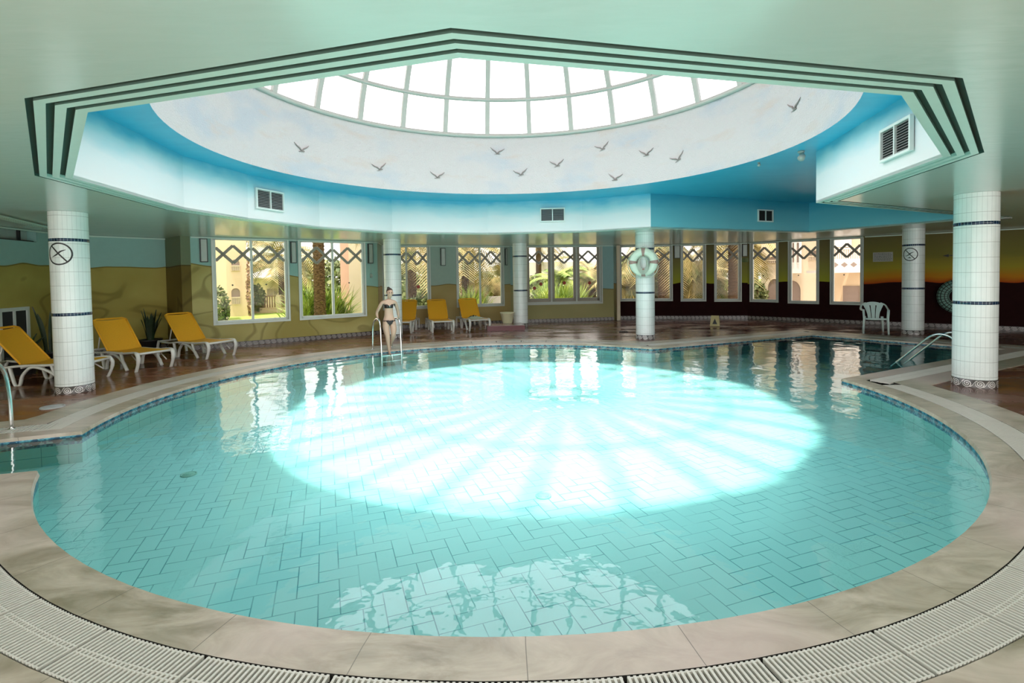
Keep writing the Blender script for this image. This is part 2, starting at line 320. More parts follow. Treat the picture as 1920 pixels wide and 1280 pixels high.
# ------------------------------------------------------------------ mesh builder
class MB:
    def __init__(s): s.v = []; s.f = []; s.uv = []; s.mi = []; s.mats = []; s.sm = []; s.cur = 0; s.smooth = False
    def face(s, pts, uv=None):
        o = len(s.v); s.v += [tuple(p) for p in pts]; s.f.append(tuple(range(o, o + len(pts))))
        s.uv.append(uv if uv else [(0, 0)] * len(pts)); s.mi.append(s.cur); s.sm.append(s.smooth)
    def poly(s, idx, uv=None):
        s.f.append(tuple(idx)); s.uv.append(uv if uv else [(0, 0)] * len(idx)); s.mi.append(s.cur); s.sm.append(s.smooth)
    def box(s, lo, hi, M_=None):
        x0, y0, z0 = lo; x1, y1, z1 = hi
        P = [Vector(p) for p in ((x0, y0, z0), (x1, y0, z0), (x1, y1, z0), (x0, y1, z0), (x0, y0, z1), (x1, y0, z1), (x1, y1, z1), (x0, y1, z1))]
        if M_ is not None: P = [M_ @ p for p in P]
        o = len(s.v); s.v += [tuple(p) for p in P]
        for f in ((0, 3, 2, 1), (4, 5, 6, 7), (0, 1, 5, 4), (1, 2, 6, 5), (2, 3, 7, 6), (3, 0, 4, 7)):
            s.poly([o + i for i in f])
    def bar(s, a, b_, w, h, up=(0, 0, 1)):
        a = Vector(a); b_ = Vector(b_); d = (b_ - a).normalized(); u = Vector(up)
        if abs(d.dot(u)) > .99: u = Vector((0, 1, 0))
        x = d.cross(u).normalized(); y = x.cross(d)
        o = len(s.v)
        for p in (a, b_):
            for sx_, sy_ in ((-1, -1), (1, -1), (1, 1), (-1, 1)): s.v.append(tuple(p + x * sx_ * w / 2 + y * sy_ * h / 2))
        for f in ((3, 2, 1, 0), (4, 5, 6, 7), (0, 1, 5, 4), (1, 2, 6, 5), (2, 3, 7, 6), (3, 0, 4, 7)): s.poly([o + i for i in f])
    def tube(s, pts, r, n=10, caps=True, flat=1.0):
        pts = [Vector(p) for p in pts]; R = r if isinstance(r, (list, tuple)) else [r] * len(pts)
        sm = s.smooth; s.smooth = True
        up = Vector((0, 0, 1)); rings = []; prev = None
        for i, p in enumerate(pts):
            d = (pts[min(i + 1, len(pts) - 1)] - pts[max(i - 1, 0)]).normalized()
            if prev is None:
                a = d.cross(up)
                if a.length < .05: a = d.cross(Vector((0, 1, 0)))
                a.normalize()
            else: a = (prev - d * prev.dot(d)).normalized()
            c_ = d.cross(a); prev = a; o = len(s.v)
            for k in range(n):
                t = 2 * PI * k / n; s.v.append(tuple(p + (a * math.cos(t) + c_ * math.sin(t) * flat) * R[i]))
            rings.append(o)
        for i in range(len(rings) - 1):
            for k in range(n):
                k2 = (k + 1) % n; s.poly((rings[i] + k, rings[i] + k2, rings[i + 1] + k2, rings[i + 1] + k))
        if caps:
            s.poly([rings[0] + k for k in range(n)][::-1]); s.poly([rings[-1] + k for k in range(n)])
        s.smooth = sm
    def lathe(s, prof, n=32, c=(0, 0, 0), close=False):
        """prof: (r, z) list, uv u = angle * r, v = z"""
        sm = s.smooth; s.smooth = True; o = len(s.v); r0 = max(p[0] for p in prof)
        for r, z_ in prof:
            for k in range(n):
                t = 2 * PI * k / n; s.v.append((c[0] + r * math.cos(t), c[1] + r * math.sin(t), c[2] + z_))
        for i in range(len(prof) - 1):
            for k in range(n):
                k2 = (k + 1) % n; u0 = 2 * PI * r0 * k / n; u1 = 2 * PI * r0 * (k + 1) / n
                s.poly((o + i * n + k, o + i * n + k2, o + (i + 1) * n + k2, o + (i + 1) * n + k), [(u0, prof[i][1]), (u1, prof[i][1]), (u1, prof[i + 1][1]), (u0, prof[i + 1][1])])
        s.smooth = sm
        if close:
            s.poly([o + k for k in range(n)][::-1]); q = o + (len(prof) - 1) * n; s.poly([q + k for k in range(n)])
    def build(s, name, mats, parent=None):
        me = bpy.data.meshes.new(name); me.from_pydata(s.v, [], s.f)
        uvl = me.uv_layers.new(name='UVMap'); k = 0
        flat = [c_ for f in s.uv for p in f for c_ in p]; uvl.data.foreach_set('uv', flat)
        for mt in (mats if isinstance(mats, (list, tuple)) else [mats]): me.materials.append(mt)
        me.polygons.foreach_set('material_index', s.mi); me.polygons.foreach_set('use_smooth', s.sm)
        me.update()
        o = bpy.data.objects.new(name, me); COL.objects.link(o)
        if parent is not None: o.parent = parent
        return o

def structure(o): o['kind'] = 'structure'; return o
def tag(o, label, cat, group=None, kind=None):
    o['label'] = label; o['category'] = cat
    if group: o['group'] = group
    if kind: o['kind'] = kind
    return o
def empty(name, loc=(0, 0, 0), rz=0, **k):
    o = bpy.data.objects.new(name, None); COL.objects.link(o); o.location = loc; o.rotation_euler = (0, 0, rz); o.empty_display_size = .1; return o
def children(o): return [c_ for c_ in o.children]
def copy_tree(o, parent=None):
    c_ = o.copy(); COL.objects.link(c_)
    if parent is not None: c_.parent = parent
    for ch in children(o): copy_tree(ch, c_)
    return c_
def sight(x, y, Y):
    """a place in the garden from a bearing, a height angle and its distance Y in metres"""
    v = (547.2 - y) / 959.39; u = (x - 960) / 959.39; d = _F + _R * u + _U * v; return Vector((d.x / d.y * (Y + .11), Y, HC + d.z / d.y * (Y + .11)))
def bez(p, n=8):
    """smooth points through control points (Catmull-Rom)"""
    P = [Vector(q) for q in p]; P = [P[0] * 2 - P[1]] + P + [P[-1] * 2 - P[-2]]; out = []
    for i in range(1, len(P) - 2):
        for k in range(n):
            t = k / n; a, b_, c_, d = P[i - 1], P[i], P[i + 1], P[i + 2]
            out.append(.5 * ((2 * b_) + (c_ - a) * t + (2 * a - 5 * b_ + 4 * c_ - d) * t * t + (3 * b_ - a - 3 * c_ + d) * t ** 3))
    out.append(P[-2]); return out

# ------------------------------------------------------------------ plan outlines
CX, CY, RP = -.03, 7.68, 5.37
def arc(a0, a1, r=RP, n=None, cx=CX, cy=CY):
    n = n or max(2, int(abs(a1 - a0) / 2.5)); return [(cx + r * math.cos(math.radians(a0 + (a1 - a0) * i / n)), cy + r * math.sin(math.radians(a0 + (a1 - a0) * i / n))) for i in range(n + 1)]
pool = arc(52, 200) + [(-7.0, 5.08), (-7.0, 3.84), (-4.45, 4.6)] + arc(215.5, 364.8) + [(10.67, 10.93), (8.35, 14.08)]
def offset(poly, d):
    n = len(poly); out = []
    for i in range(n):
        a, b_, c_ = Vector(poly[i - 1]), Vector(poly[i]), Vector(poly[(i + 1) % n])
        e1 = (b_ - a).normalized(); e2 = (c_ - b_).normalized()
        n1 = Vector((e1.y, -e1.x)); n2 = Vector((e2.y, -e2.x)); h = (n1 + n2)
        if h.length < 1e-4: out.append(tuple(b_ + n1 * d)); continue
        h.normalize(); k = d / max(.45, h.dot(n1)); out.append(tuple(b_ + h * k))
    return out
def clean(poly, eps=.004):
    out = []
    for p in poly:
        if not out or (Vector(p) - Vector(out[-1])).length > eps: out.append(p)
    if (Vector(out[0]) - Vector(out[-1])).length < eps: out.pop()
    return out
pool = clean(pool)
_corners = [i for i in range(len(pool)) if abs((Vector(pool[i]) - Vector(pool[i - 1])).angle_signed(Vector(pool[(i + 1) % len(pool)]) - Vector(pool[i]))) > .3]
def seg_dist(p, a, b_):
    a, b_, p = Vector(a), Vector(b_), Vector(p); t = max(0, min(1, (p - a).dot(b_ - a) / (b_ - a).length_squared)); return (p - a - (b_ - a) * t).length
def ring_offset(d):
    q = offset(pool, d); n = len(pool)
    for i in range(n):
        if i in _corners: continue
        if min(seg_dist(q[i], pool[k], pool[(k + 1) % n]) for k in range(n)) < d * .985:
            c_ = min(_corners, key=lambda k: (Vector(pool[k]) - Vector(pool[i])).length); q[i] = q[c_]
    return q
P1 = ring_offset(.27); P2 = ring_offset(.57); P3 = ring_offset(.95)
def cum(poly):
    u = [0]
    for i in range(len(poly)): u.append(u[-1] + (Vector(poly[(i + 1) % len(poly)]) - Vector(poly[i])).length)
    return u
def ring(mb, A, B, zA, zB, flip=False):
    u = cum(A); n = len(A)
    for i in range(n):
        j = (i + 1) % n
        w = (Vector(A[i]) - Vector(B[i])).length
        pts = [(*A[i], zA), (*A[j], zA), (*B[j], zB), (*B[i], zB)]; uv = [(u[i], 0), (u[i + 1], 0), (u[i + 1], w), (u[i], w)]
        if zA != zB: uv = [(u[i], zA), (u[i + 1], zA), (u[i + 1], zB), (u[i], zB)]
        if flip: pts.reverse(); uv.reverse()
        mb.face(pts, uv)
def filled(name, outer, holes, z_, mats, up=True, parent=None):
    bm = bmesh.new(); edges = []
    for loop in [outer] + holes:
        vs = [bm.verts.new((p[0], p[1], z_)) for p in loop]
        for i in range(len(vs)): edges.append(bm.edges.new((vs[i], vs[(i + 1) % len(vs)])))
    bmesh.ops.triangle_fill(bm, use_beauty=True, use_dissolve=False, edges=edges, normal=(0, 0, 1 if up else -1))
    for f in bm.faces:
        if (f.normal.z > 0) != up: f.normal_flip()
    me = bpy.data.meshes.new(name); bm.to_mesh(me); bm.free(); me.materials.append(mats)
    o = bpy.data.objects.new(name, me); COL.objects.link(o)
    if parent: o.parent = parent
    return o

# walls in plan
A_ = (-10.3, 11.75); B_ = (-8.9, 13.45); C_ = (-8.08, 12.8); D_ = (-4.15, 15.75); E_ = (-4.4, 17.3); F_ = (-.05, 18.9); G_ = (3.9, 19.5)
H_ = (4.2, 19.95); J_ = (8.9, 19.2); L_ = (11.5, 16.6); N_ = (16.0, 12.5); Z_ = (-9.6, 8.2); Y_ = (-11, 5); X_ = (-11, -2.5)
room = [X_, (16, -2.5), N_, L_, J_, H_, G_, F_, E_, D_, C_, B_, A_, Z_, Y_]
CZ = 2.87

# ------------------------------------------------------------------ floor, pool
near = [X_, (16, -2.5), (16, 3.6)]
# split of the deck in a near sandy part and the brown wet deck: outer ring edge crossed at two places
def split_loop(loop, y0):
    lo = [p for p in loop if p[1] < y0]; return lo
brown_outer = [(16, 4.6)] + [N_, L_, J_, H_, G_, F_, E_, D_, C_, B_, A_, Z_, Y_, (-11, 4.0)]
# loop P3 runs counterclockwise; find runs below / above the line y = 4.0
def cut(loop, yc):
    n = len(loop); seq = []
    for i in range(n):
        a, b_ = loop[i], loop[(i + 1) % n]; seq.append(a)
        if (a[1] - yc) * (b_[1] - yc) < 0:
            t = (yc - a[1]) / (b_[1] - a[1]); seq.append((a[0] + t * (b_[0] - a[0]), yc))
    return seq
YC = 2.3
lp = cut(clean(P3), YC)
below = [p for p in lp if p[1] <= YC + 1e-6]
above = [p for p in lp if p[1] >= YC - 1e-6]
xs = sorted([p[0] for p in lp if abs(p[1] - YC) < 1e-6])
# rotate so that each run is contiguous
def contiguous(loop, test):
    n = len(loop); k = next(i for i in range(n) if test(loop[i]) and not test(loop[i - 1])); return [loop[(k + i) % n] for i in range(n) if test(loop[(k + i) % n])]
low_run = contiguous(lp, lambda p: p[1] <= YC + 1e-6)      # west -> east along the near side
high_run = contiguous(lp, lambda p: p[1] >= YC - 1e-6)     # east -> west over the far side
structure(filled('floor_paving', [X_, (16, -2.5), (16, YC)] + low_run[::-1] + [(-11, YC)], [], 0, MT['paving']))
structure(filled('floor_deck', [(16, YC), N_, L_, J_, H_, G_, F_, E_, D_, C_, B_, A_, Z_, Y_, (-11, YC)] + high_run[::-1], [], 0, MT['deck']))
DEP = -.36
mb = MB(); ring(mb, pool, pool, -.0, DEP, flip=True); structure(mb.build('pool_wall', MT['poolwall']))
structure(filled('pool_floor', pool, [], DEP, MT['poolfloor']))
mb = MB(); ring(mb, pool, P1, .008, .008, flip=True)
inner_lip = offset(pool, -.012); ring(mb, inner_lip, pool, -.03, .008, flip=True)
structure(mb.build('pool_coping', MT['coping']))
mb = MB(); ring(mb, P2, P3, .008, .008, flip=True); ring(mb, P3, P3, .008, -.03); structure(mb.build('trim_outer_coping', MT['coping_out']))
mb = MB(); ring(mb, P1, P1, .008, -.09, flip=False); ring(mb, P2, P2, .008, -.09, flip=True); ring(mb, P1, P2, -.09, -.09, flip=True); structure(mb.build('drain_channel', MT['channel']))
wt = filled('pool_water', offset(pool, .004), [], -.045, MT['water']); tag(wt, 'clear turquoise water filling the round pool and its side basins', 'water', kind='stuff')

# grate sections: bars across the channel
def grate_mesh(seg_angle=None, length=.62, w=.285, mat=None):
    mb = MB(); pitch = .026; n = int(length / pitch)
    if seg_angle:
        rm = RP + .42
        n = int(math.radians(seg_angle) * rm / pitch)
        for i in range(n):
            a = math.radians(seg_angle) * ((i + .5) / n - .5)
            M_ = Matrix.Rotation(a, 4, 'Z'); mb.box((rm - w / 2, -.0062, -.022), (rm + w / 2, .0062, 0), M_)
        for rr in (rm - w / 2 + .008, rm - .012, rm + .012, rm + w / 2 - .008):
            for i in range(8):
                a0 = math.radians(seg_angle) * (i / 8 - .5) * .985; a1 = math.radians(seg_angle) * ((i + 1) / 8 - .5) * .985
                mb.bar((rr * math.cos(a0), rr * math.sin(a0), -.014), (rr * math.cos(a1), rr * math.sin(a1), -.014), .006, .026)
    else:
        for i in range(n):
            x = (i + .5) / n * length; mb.box((x - .0062, -w / 2, -.022), (x + .0062, w / 2, 0))
        for yy in (-w / 2 + .008, -.012, .012, w / 2 - .008): mb.bar((0, yy, -.014), (length, yy, -.014), .006, .026)
    return mb
SEG = 6.5
g0 = grate_mesh(SEG * .985).build('drain_grate', MT['grate'])
first = True
def place_grate(angle):
    global first
    o = g0 if first else g0.copy()
    if not first: COL.objects.link(o)
    first = False
    o.location = (CX, CY, .010); o.rotation_euler = (0, 0, math.radians(angle))
    if 236 < angle < 304: lab, grp = 'white slatted grate section along the near edge of the round pool', 'grates along the near edge'
    elif angle >= 304: lab, grp = 'white slatted grate section along the right edge of the round pool', 'grates along the right edge'
    elif angle > 210: lab, grp = 'white slatted grate section on the near left edge of the round pool', 'grates on the near left edge'
    elif angle > 140: lab, grp = 'white slatted grate section beside the yellow loungers on the left edge', 'grates along the left edge'
    else: lab, grp = 'white slatted grate section along the far edge of the round pool', 'grates along the far edge'
    tag(o, lab, 'drain grate', grp)
a = 216.5 + SEG / 2
while a < 361.5: place_grate(a); a += SEG
a = 55 + SEG / 2
while a < 196: place_grate(a); a += SEG
gs0 = None
def straight_run(p, q, lab, grp):
    global gs0
    p = Vector(p); q = Vector(q); L = (q - p).length; n = max(1, int(L / .66)); d = (q - p) / n
    for i in range(n):
        if gs0 is None: gs0 = grate_mesh(None, .645).build('drain_grate', MT['grate']); o = gs0
        else: o = gs0.copy(); COL.objects.link(o)
        s_ = p + d * i; o.location = (s_.x, s_.y, .010); o.rotation_euler = (0, 0, math.atan2(d.y, d.x)); o.scale = (d.length / .66, 1, 1)
        tag(o, lab, 'drain grate', grp)
Pm = offset(pool, .42)
def near_idx(pt): return min(range(len(pool)), key=lambda i: (Vector(pool[i]) - Vector(pt)).length)
iD = near_idx((5.36, 8.13)); iC = near_idx((10.67, 10.93)); iB = near_idx((8.35, 14.08)); iA = near_idx(pool[0])
straight_run(Pm[iD], Pm[iC], 'white slatted grate section beside the right handrails', 'grates beside the right handrails')
straight_run(Pm[iC], Pm[iB], 'white slatted grate section on the side basin edge near the garden chair', 'grates at the side basin end')
straight_run(Pm[iB], Pm[iA], 'white slatted grate section on the far edge of the side basin', 'grates on the far side basin edge')
iL1 = near_idx((-7.0, 5.08)); iL0 = near_idx(arc(200, 200)[0])
straight_run(Pm[iL0], Pm[iL1], 'white slatted grate section beside the left handrail', 'grates beside the left handrail')

# ------------------------------------------------------------------ ceiling
inner = [(-2.77, 3.29), (-.25, 2.54), (2.51, 3.20), (4.29, 5.0), (4.99, 8.29), (10.38, 11.09), (8.48, 14.49), (3.40, 12.38),
         (1.85, 13.2), (-.6, 13.42), (-2.95, 12.65), (-4.2, 11.16), (-4.86, 9.4), (-5.10, 7.92), (-4.67, 5.39)]
def sets(ws): return offset(inner, ws)
o_ceil = offset(inner, .30)
structure(filled('ceiling', room, [o_ceil], CZ, MT['ceiling'], up=False))
mb = MB()   # dark groove backing above the strips, and the strips of the stepped moulding
ring(mb, inner, o_ceil, CZ + .03, CZ + .03, flip=False); ring(mb, o_ceil, o_ceil, CZ, CZ + .03, flip=False)
structure(mb.build('trim_groove', MT['groove']))
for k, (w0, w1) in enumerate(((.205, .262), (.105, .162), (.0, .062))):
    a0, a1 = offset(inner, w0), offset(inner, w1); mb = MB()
    zb = CZ - .004; ring(mb, a0, a1, zb, zb, flip=False); ring(mb, a0, a0, zb, CZ + .03, flip=False); mb.cur = 1; ring(mb, a1, a1, zb, CZ + .03, flip=True)  # outward risers get the dark groove colour as painted shade, inward ones stay mint
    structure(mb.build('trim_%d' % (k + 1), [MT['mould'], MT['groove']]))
ZB = 3.70
def fascia(name, pts, mt):
    mb = MB(); u = 0
    for a, b_ in zip(pts[:-1], pts[1:]):
        l = (Vector(b_) - Vector(a)).length
        mb.face([(*a, CZ - .002), (*b_, CZ - .002), (*b_, ZB), (*a, ZB)], [(u, 0), (u + l, 0), (u + l, .8), (u, .8)]); u += l
    return structure(mb.build(name, mt))
fascia('wall_fascia', inner[7:] + inner[:5], MT['fascia'])
fascia('wall_alcove_fascia', inner[4:8], MT['fascia_blue'])
RD = 4.45
circ = arc(0, 360, RD, 112)[:-1]
structure(filled('ceiling_blue', offset(inner, .01), [circ], ZB, MT['blue'], up=False))
ZD = 5.05
mb = MB(); mb.smooth = True
for i in range(112):
    a, b_ = circ[i], circ[(i + 1) % 112]; u0 = i * .25; u1 = u0 + .25
    mb.face([(*b_, ZB), (*a, ZB), (*a, ZD), (*b_, ZD)], [(u1, ZB), (u0, ZB), (u0, ZD), (u1, ZD)])
drum = structure(mb.build('wall_drum', MT['drum']))
for (x, y, r) in ((565, 283, 0), (712, 318, .2), (820, 333, 0), (932, 288, -.1), (977, 328, .15), (1045, 311, .1), (1130, 280, .2), (1212, 291, 0), (1153, 337, -.15), (1272, 300, .3), (1490, 205, 0)):
    # bearing of each painted bird on the drum wall
    q_ = sight(x, y, 10.0); dx = q_.x / 10.11; dzz = (q_.z - HC) / 10.11; y0_ = CY + .11
    A2 = dx * dx + 1; B2 = -2 * (dx * CX + y0_); C2 = CX * CX + y0_ * y0_ - RD * RD; t = (-B2 + math.sqrt(B2 * B2 - 4 * A2 * C2)) / (2 * A2)
    hz_ = min(max(HC + dzz * t, ZB + .12), ZD - .12); t_ = t; t = t - .11
    th = math.atan2(t - CY, dx * t_ - CX); mb = MB()
    def Pt(u, w, rr=RD - .012): a_ = th - u / RD; return (CX + rr * math.cos(a_), CY + rr * math.sin(a_), hz_ + w)
    c_, s_ = math.cos(r), math.sin(r)
    for sgn in (-1, 1):
        q = [(0, 0), (.05 * sgn, .05), (.11 * sgn, .08), (.17 * sgn, .13)]; q = [(u * c_ - w * s_, u * s_ + w * c_) for u, w in q]
        mb.tube([Pt(*k) for k in q], [.012, .016, .012, .004], 5)
    mb.tube([Pt(-.07 * c_ + .02 * s_, -.07 * s_ - .02), Pt(.06 * c_, .06 * s_)], [.004, .012], 5)
    mb.build('painted_bird', MT['bird'], drum)

# skylight dome
ZC, RS = 4.06, 4.56
dome = empty('skylight_dome', (CX, CY, ZD)); structure(dome); dome['label'] = 'glazed white ribbed dome over the round pool'
NR = 28
e0 = math.asin((ZD - ZC) / RS); els = [e0, math.radians(22.8), math.radians(52), math.radians(85.7)]
def sph(a, e, r=RS): return Vector((r * math.cos(e) * math.cos(a), r * math.cos(e) * math.sin(a), ZC - ZD + r * math.sin(e)))
for i in range(NR):
    a = PI / 2 + 2 * PI * (i + .5) / NR; a2 = a + 2 * PI / NR
    mb = MB(); es = [e0 + (els[-1] - e0) * k / 14 for k in range(15)]
    n_ = 15; wv = Vector((-math.sin(a), math.cos(a), 0)); o = 0
    for e in es:
        for (rw, dr) in ((-.052, -.05), (.052, -.05), (.052, .02), (-.052, .02)): mb.v.append(tuple(sph(a, e, RS + dr) + wv * rw))
    for k in range(14):
        for j in range(4): j2 = (j + 1) % 4; mb.poly((4 * k + j, 4 * k + j2, 4 * k + 4 + j2, 4 * k + 4 + j))
    mb.poly((3, 2, 1, 0)); mb.poly((56, 57, 58, 59))
    mb.build('rib', MT['rib'], dome)
    for q in range(3):
        mb = MB(); mb.smooth = True; E0, E1 = els[q], els[q + 1]; ns = 5
        for k in range(ns):
            ea, eb = E0 + (E1 - E0) * k / ns, E0 + (E1 - E0) * (k + 1) / ns
            for h_ in range(2):
                x0 = a + (a2 - a) * h_ / 2; x1 = a + (a2 - a) * (h_ + 1) / 2
                mb.face([sph(x0, ea, RS + .005), sph(x1, ea, RS + .005), sph(x1, eb, RS + .005), sph(x0, eb, RS + .005)])
        mb.build('pane', MT['dglass'], dome)
for e, w_ in ((els[0] + .004, .05), (els[1], .048), (els[2], .048), (els[3], .05)):
    mb = MB(); mb.tube([sph(2 * PI * k / 84, e, RS - .015) for k in range(85)], w_, 6); mb.build('ring_bar', MT['rib'], dome)

# ------------------------------------------------------------------ walls and windows
TH = .22
def wall(name, a, b_, mt, holes=(), z0=0, z1=CZ, base=True, cornice=True, th=TH):
    """inner face runs a -> b; the room lies to its right-hand side looking from a to b ... thickness goes away from the room"""
    a = Vector(a); b_ = Vector(b_); L = (b_ - a).length; d = (b_ - a) / L; n = Vector((-d.y, d.x))
    cen = Vector((1.0, 8.0))
    if (a - cen).dot(n) < 0: n = -n
    def P(s_, w, z): q = a + d * s_ + n * w; return (q.x, q.y, z)
    mb = MB()
    def blk(s0, s1, za, zb):
        if s1 - s0 < 1e-3 or zb - za < 1e-3: return
        c8 = [P(s0, 0, za), P(s1, 0, za), P(s1, th, za), P(s0, th, za), P(s0, 0, zb), P(s1, 0, zb), P(s1, th, zb), P(s0, th, zb)]
        ss = [s0, s1, s1, s0] * 2; zz_ = [za] * 4 + [zb] * 4
        for f in ((0, 3, 2, 1), (4, 5, 6, 7), (0, 1, 5, 4), (1, 2, 6, 5), (2, 3, 7, 6), (3, 0, 4, 7)):
            mb.face([c8[i] for i in f], [(ss[i], zz_[i]) for i in f])
    cur = 0
    for (s0, s1, h0, h1) in holes:
        blk(cur, s0, z0, z1); blk(s0, s1, z0, h0); blk(s0, s1, h1, z1); cur = s1
    blk(cur, L, z0, z1)
    o = structure(mb.build(name, mt))
    if base:
        mb = MB()
        c8 = lambda w0, w1, za, zb: [P(0, w0, za), P(L, w0, za), P(L, w1, za), P(0, w1, za), P(0, w0, zb), P(L, w0, zb), P(L, w1, zb), P(0, w1, zb)]
        q = c8(-.015, 0, 0, .12)
        mb.face([q[0], q[1], q[5], q[4]], [(0, 0), (L, 0), (L, .12), (0, .12)]); mb.face([q[4], q[5], q[6], q[7]], [(0, .118), (L, .118), (L, .12), (0, .12)])
        structure(mb.build('baseboard_' + name.split('_', 1)[1], MT['scroll_base']))
    if cornice:
        mb = MB(); p, q = P(.02, -.02, z1 - .025), P(L - .02, -.02, z1 - .025); mb.bar(p, q, .03, .028)
        structure(mb.build('trim_' + name.split('_', 1)[1], MT['mould']))
    return P, L, n, d
mur_l = mural('dune_mural_left', 2.12, 2.15, 4); mur_c = mural('dune_mural_windows', 2.2, 1.5, 4.7, low=((.34, .28, .08), (.50, .44, .18)), wav=.06)
mur_e = mural('dune_mural_back', 1.5, 1.45, 4.5, up=(.33, .43, .38), low=((.33, .24, .09), (.42, .33, .15)), lines=False, wav=.1)
mur_g = mural('painted_dado', 1.42, 1.2, 4, up=(.28, .46, .47), low=((.30, .27, .12), (.36, .32, .15)), lines=False, wav=.02)
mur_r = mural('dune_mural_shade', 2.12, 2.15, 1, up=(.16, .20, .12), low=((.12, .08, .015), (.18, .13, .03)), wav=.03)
ss1 = sunset('sunset_mural_windows_backlit', [(0, (.34, .34, .03)), (.25, (.26, .26, .05)), (.55, (.20, .17, .06)), (1, (.13, .11, .05))])  # painted sunset; the olive-brown top also carries the piers' backlit shade as colour
ss2 = sunset('sunset_mural_right', [(0, (.40, .07, .01)), (.12, (.50, .20, .015)), (.3, (.35, .28, .03)), (.55, (.20, .18, .04)), (1, (.15, .13, .05))])
wall('wall_left_near', X_, Y_, mur_l); wall('wall_left_bend', Y_, Z_, mur_l)
wall('wall_left', Z_, A_, mur_l, holes=[(.25, 2.68, 2.62, 2.85)])
wall('wall_alcove', A_, B_, mur_l); wall('wall_alcove_return', B_, C_, mur_r)
WINS = []
def window(idx, Pn, s0, s1, z0, z1, mull=(), lattice=True, dots=(), fm='frame', red=(), reveal=.07, single=None, inner_rails=False):
    a = Vector(Pn(s0, reveal, 0)); b_ = Vector(Pn(s1, reveal, 0)); d = (b_ - a); Lw = d.length; rz = math.atan2(d.y, d.x)
    nvec = (Vector(Pn(s0, 1, 0)) - Vector(Pn(s0, 0, 0)))
    win = empty('window_%d' % idx, (a.x, a.y, z0), rz); structure(win)
    ys = 1 if Matrix.Rotation(-rz, 3, 'Z') @ nvec.to_3d() @ Vector((0, 1, 0)) > 0 else -1   # +y local = outward?
    H = z1 - z0; t = .055
    mb = MB()
    mb.box((-.01, -.05, 0), (t, .05, H)); mb.box((Lw - t, -.05, 0), (Lw + .01, .05, H)); mb.box((0, -.05, -.0), (Lw, .05, t)); mb.box((0, -.05, H - .03), (Lw, .05, H))
    mb.build('frame', MT[fm], win)
    mb = MB(); yy = -ys * .08; mb.box((-.05, min(yy, yy - ys * .03), -.05), (Lw + .05, max(yy, yy - ys * .03), .0))
    for xx in (-.05, Lw): mb.box((xx, min(yy, yy - ys * .03), 0), (xx + .05, max(yy, yy - ys * .03), H))
    mb.build('casing', MT[fm], win)
    xs_ = [t] + [q for mm in mull for q in (mm * Lw - .03, mm * Lw + .03)] + [Lw - t]
    for mm in mull:
        mb = MB(); mb.box((mm * Lw - .03, -.045, t), (mm * Lw + .03, .045, H - .03)); mb.build('mullion', MT[fm], win)
    for k in range(0, len(xs_), 2):
        x0, x1 = xs_[k], xs_[k + 1]
        mb = MB(); mb.box((x0, -.004, t), (x1, .004, H - .03)); mb.build('pane', MT['glass'], win)
        if inner_rails:
            mb = MB()
            for u0 in (x0, x1 - .09): mb.box((u0, -.03, t), (u0 + .09, .03, H - .03))
            mb.box((x0, -.03, t), (x1, .03, t + .13)); mb.build('sash', MT['lattice'], win)
        if lattice:
            mb = MB(); w = x1 - x0; zh, zl, zm = 2.60 - z0, 2.26 - z0, 2.43 - z0
            yb = -ys * .03
            top, bot = 2.66 - z0, 2.20 - z0
            for q in ([(x0, zh), (x0 + w / 2, bot), (x1, zh)], [(x0, zl), (x0 + w / 2, top), (x1, zl)]):
                for (p0, p1) in zip(q[:-1], q[1:]):
                    mb.bar((p0[0], yb, p0[1]), (p1[0], yb, p1[1]), .03, .075, up=(0, 0, 1))
            mb.build('lattice', MT['lattice'], win)
    def disc(fx, zz_, r_, mt):
        mb = MB(); n = 14; o = len(mb.v)
        for yy_ in (-ys * .006, -ys * .009):
            for k in range(n): mb.v.append((fx * Lw + r_ * math.cos(2 * PI * k / n), yy_, zz_ - z0 + r_ * math.sin(2 * PI * k / n)))
        mb.poly(list(range(n))); mb.poly(list(range(n, 2 * n))[::-1])
        for k in range(n): mb.poly((k, (k + 1) % n, n + (k + 1) % n, n + k))
        mb.build('sticker', mt, win)
    for fx in dots: disc(fx, 1.62, .022, MT['black'])
    for fx, zr in red: disc(fx, zr, .065, MT['red'])
    WINS.append(win); return win
wc = [(.50, 2.28, .64, 2.83), (2.62, 4.48, .64, 2.83)]
Pn, *_ = wall('wall_windows_left', C_, D_, mur_c, wc)
window(1, Pn, *wc[0], mull=(.5,), dots=(.24, .70), fm='frame_w'); window(2, Pn, *wc[1], mull=(.5,), dots=(.76,), fm='frame_w')
wall('wall_return_left', D_, E_, mur_e)
wc = [(.04, 1.60, .70, 2.83), (2.62, 4.33, .70, 2.83)]
Pn, *_ = wall('wall_windows_back', E_, F_, mur_e, wc)
window(3, Pn, *wc[0], mull=(.5,), red=((.76, 1.42),), dots=(.3,)); window(4, Pn, *wc[1], mull=(.5,), dots=(.22, .72))
wc = [(.58, 3.50, .70, 2.83)]
Pn, *_ = wall('wall_glazed_doors', F_, G_, mur_g, wc)
window(5, Pn, *wc[0], mull=(.338, .672), red=((.115, 1.28), (.20, 1.43), (.51, 1.46), (.85, 1.44)), inner_rails=True)
wall('wall_return_back', G_, H_, MT['cream2'] if False else mur_g, base=False)
wc = [(.05, 1.98, .74, 2.83), (2.37, 3.21, .72, 2.83), (3.60, 4.49, .70, 2.83)]
Pn, *_ = wall('wall_windows_right', H_, J_, ss1, wc)
window(6, Pn, *wc[0], mull=(.5,)); window(7, Pn, *wc[1], dots=(.45,)); window(8, Pn, *wc[2], dots=(.5,))
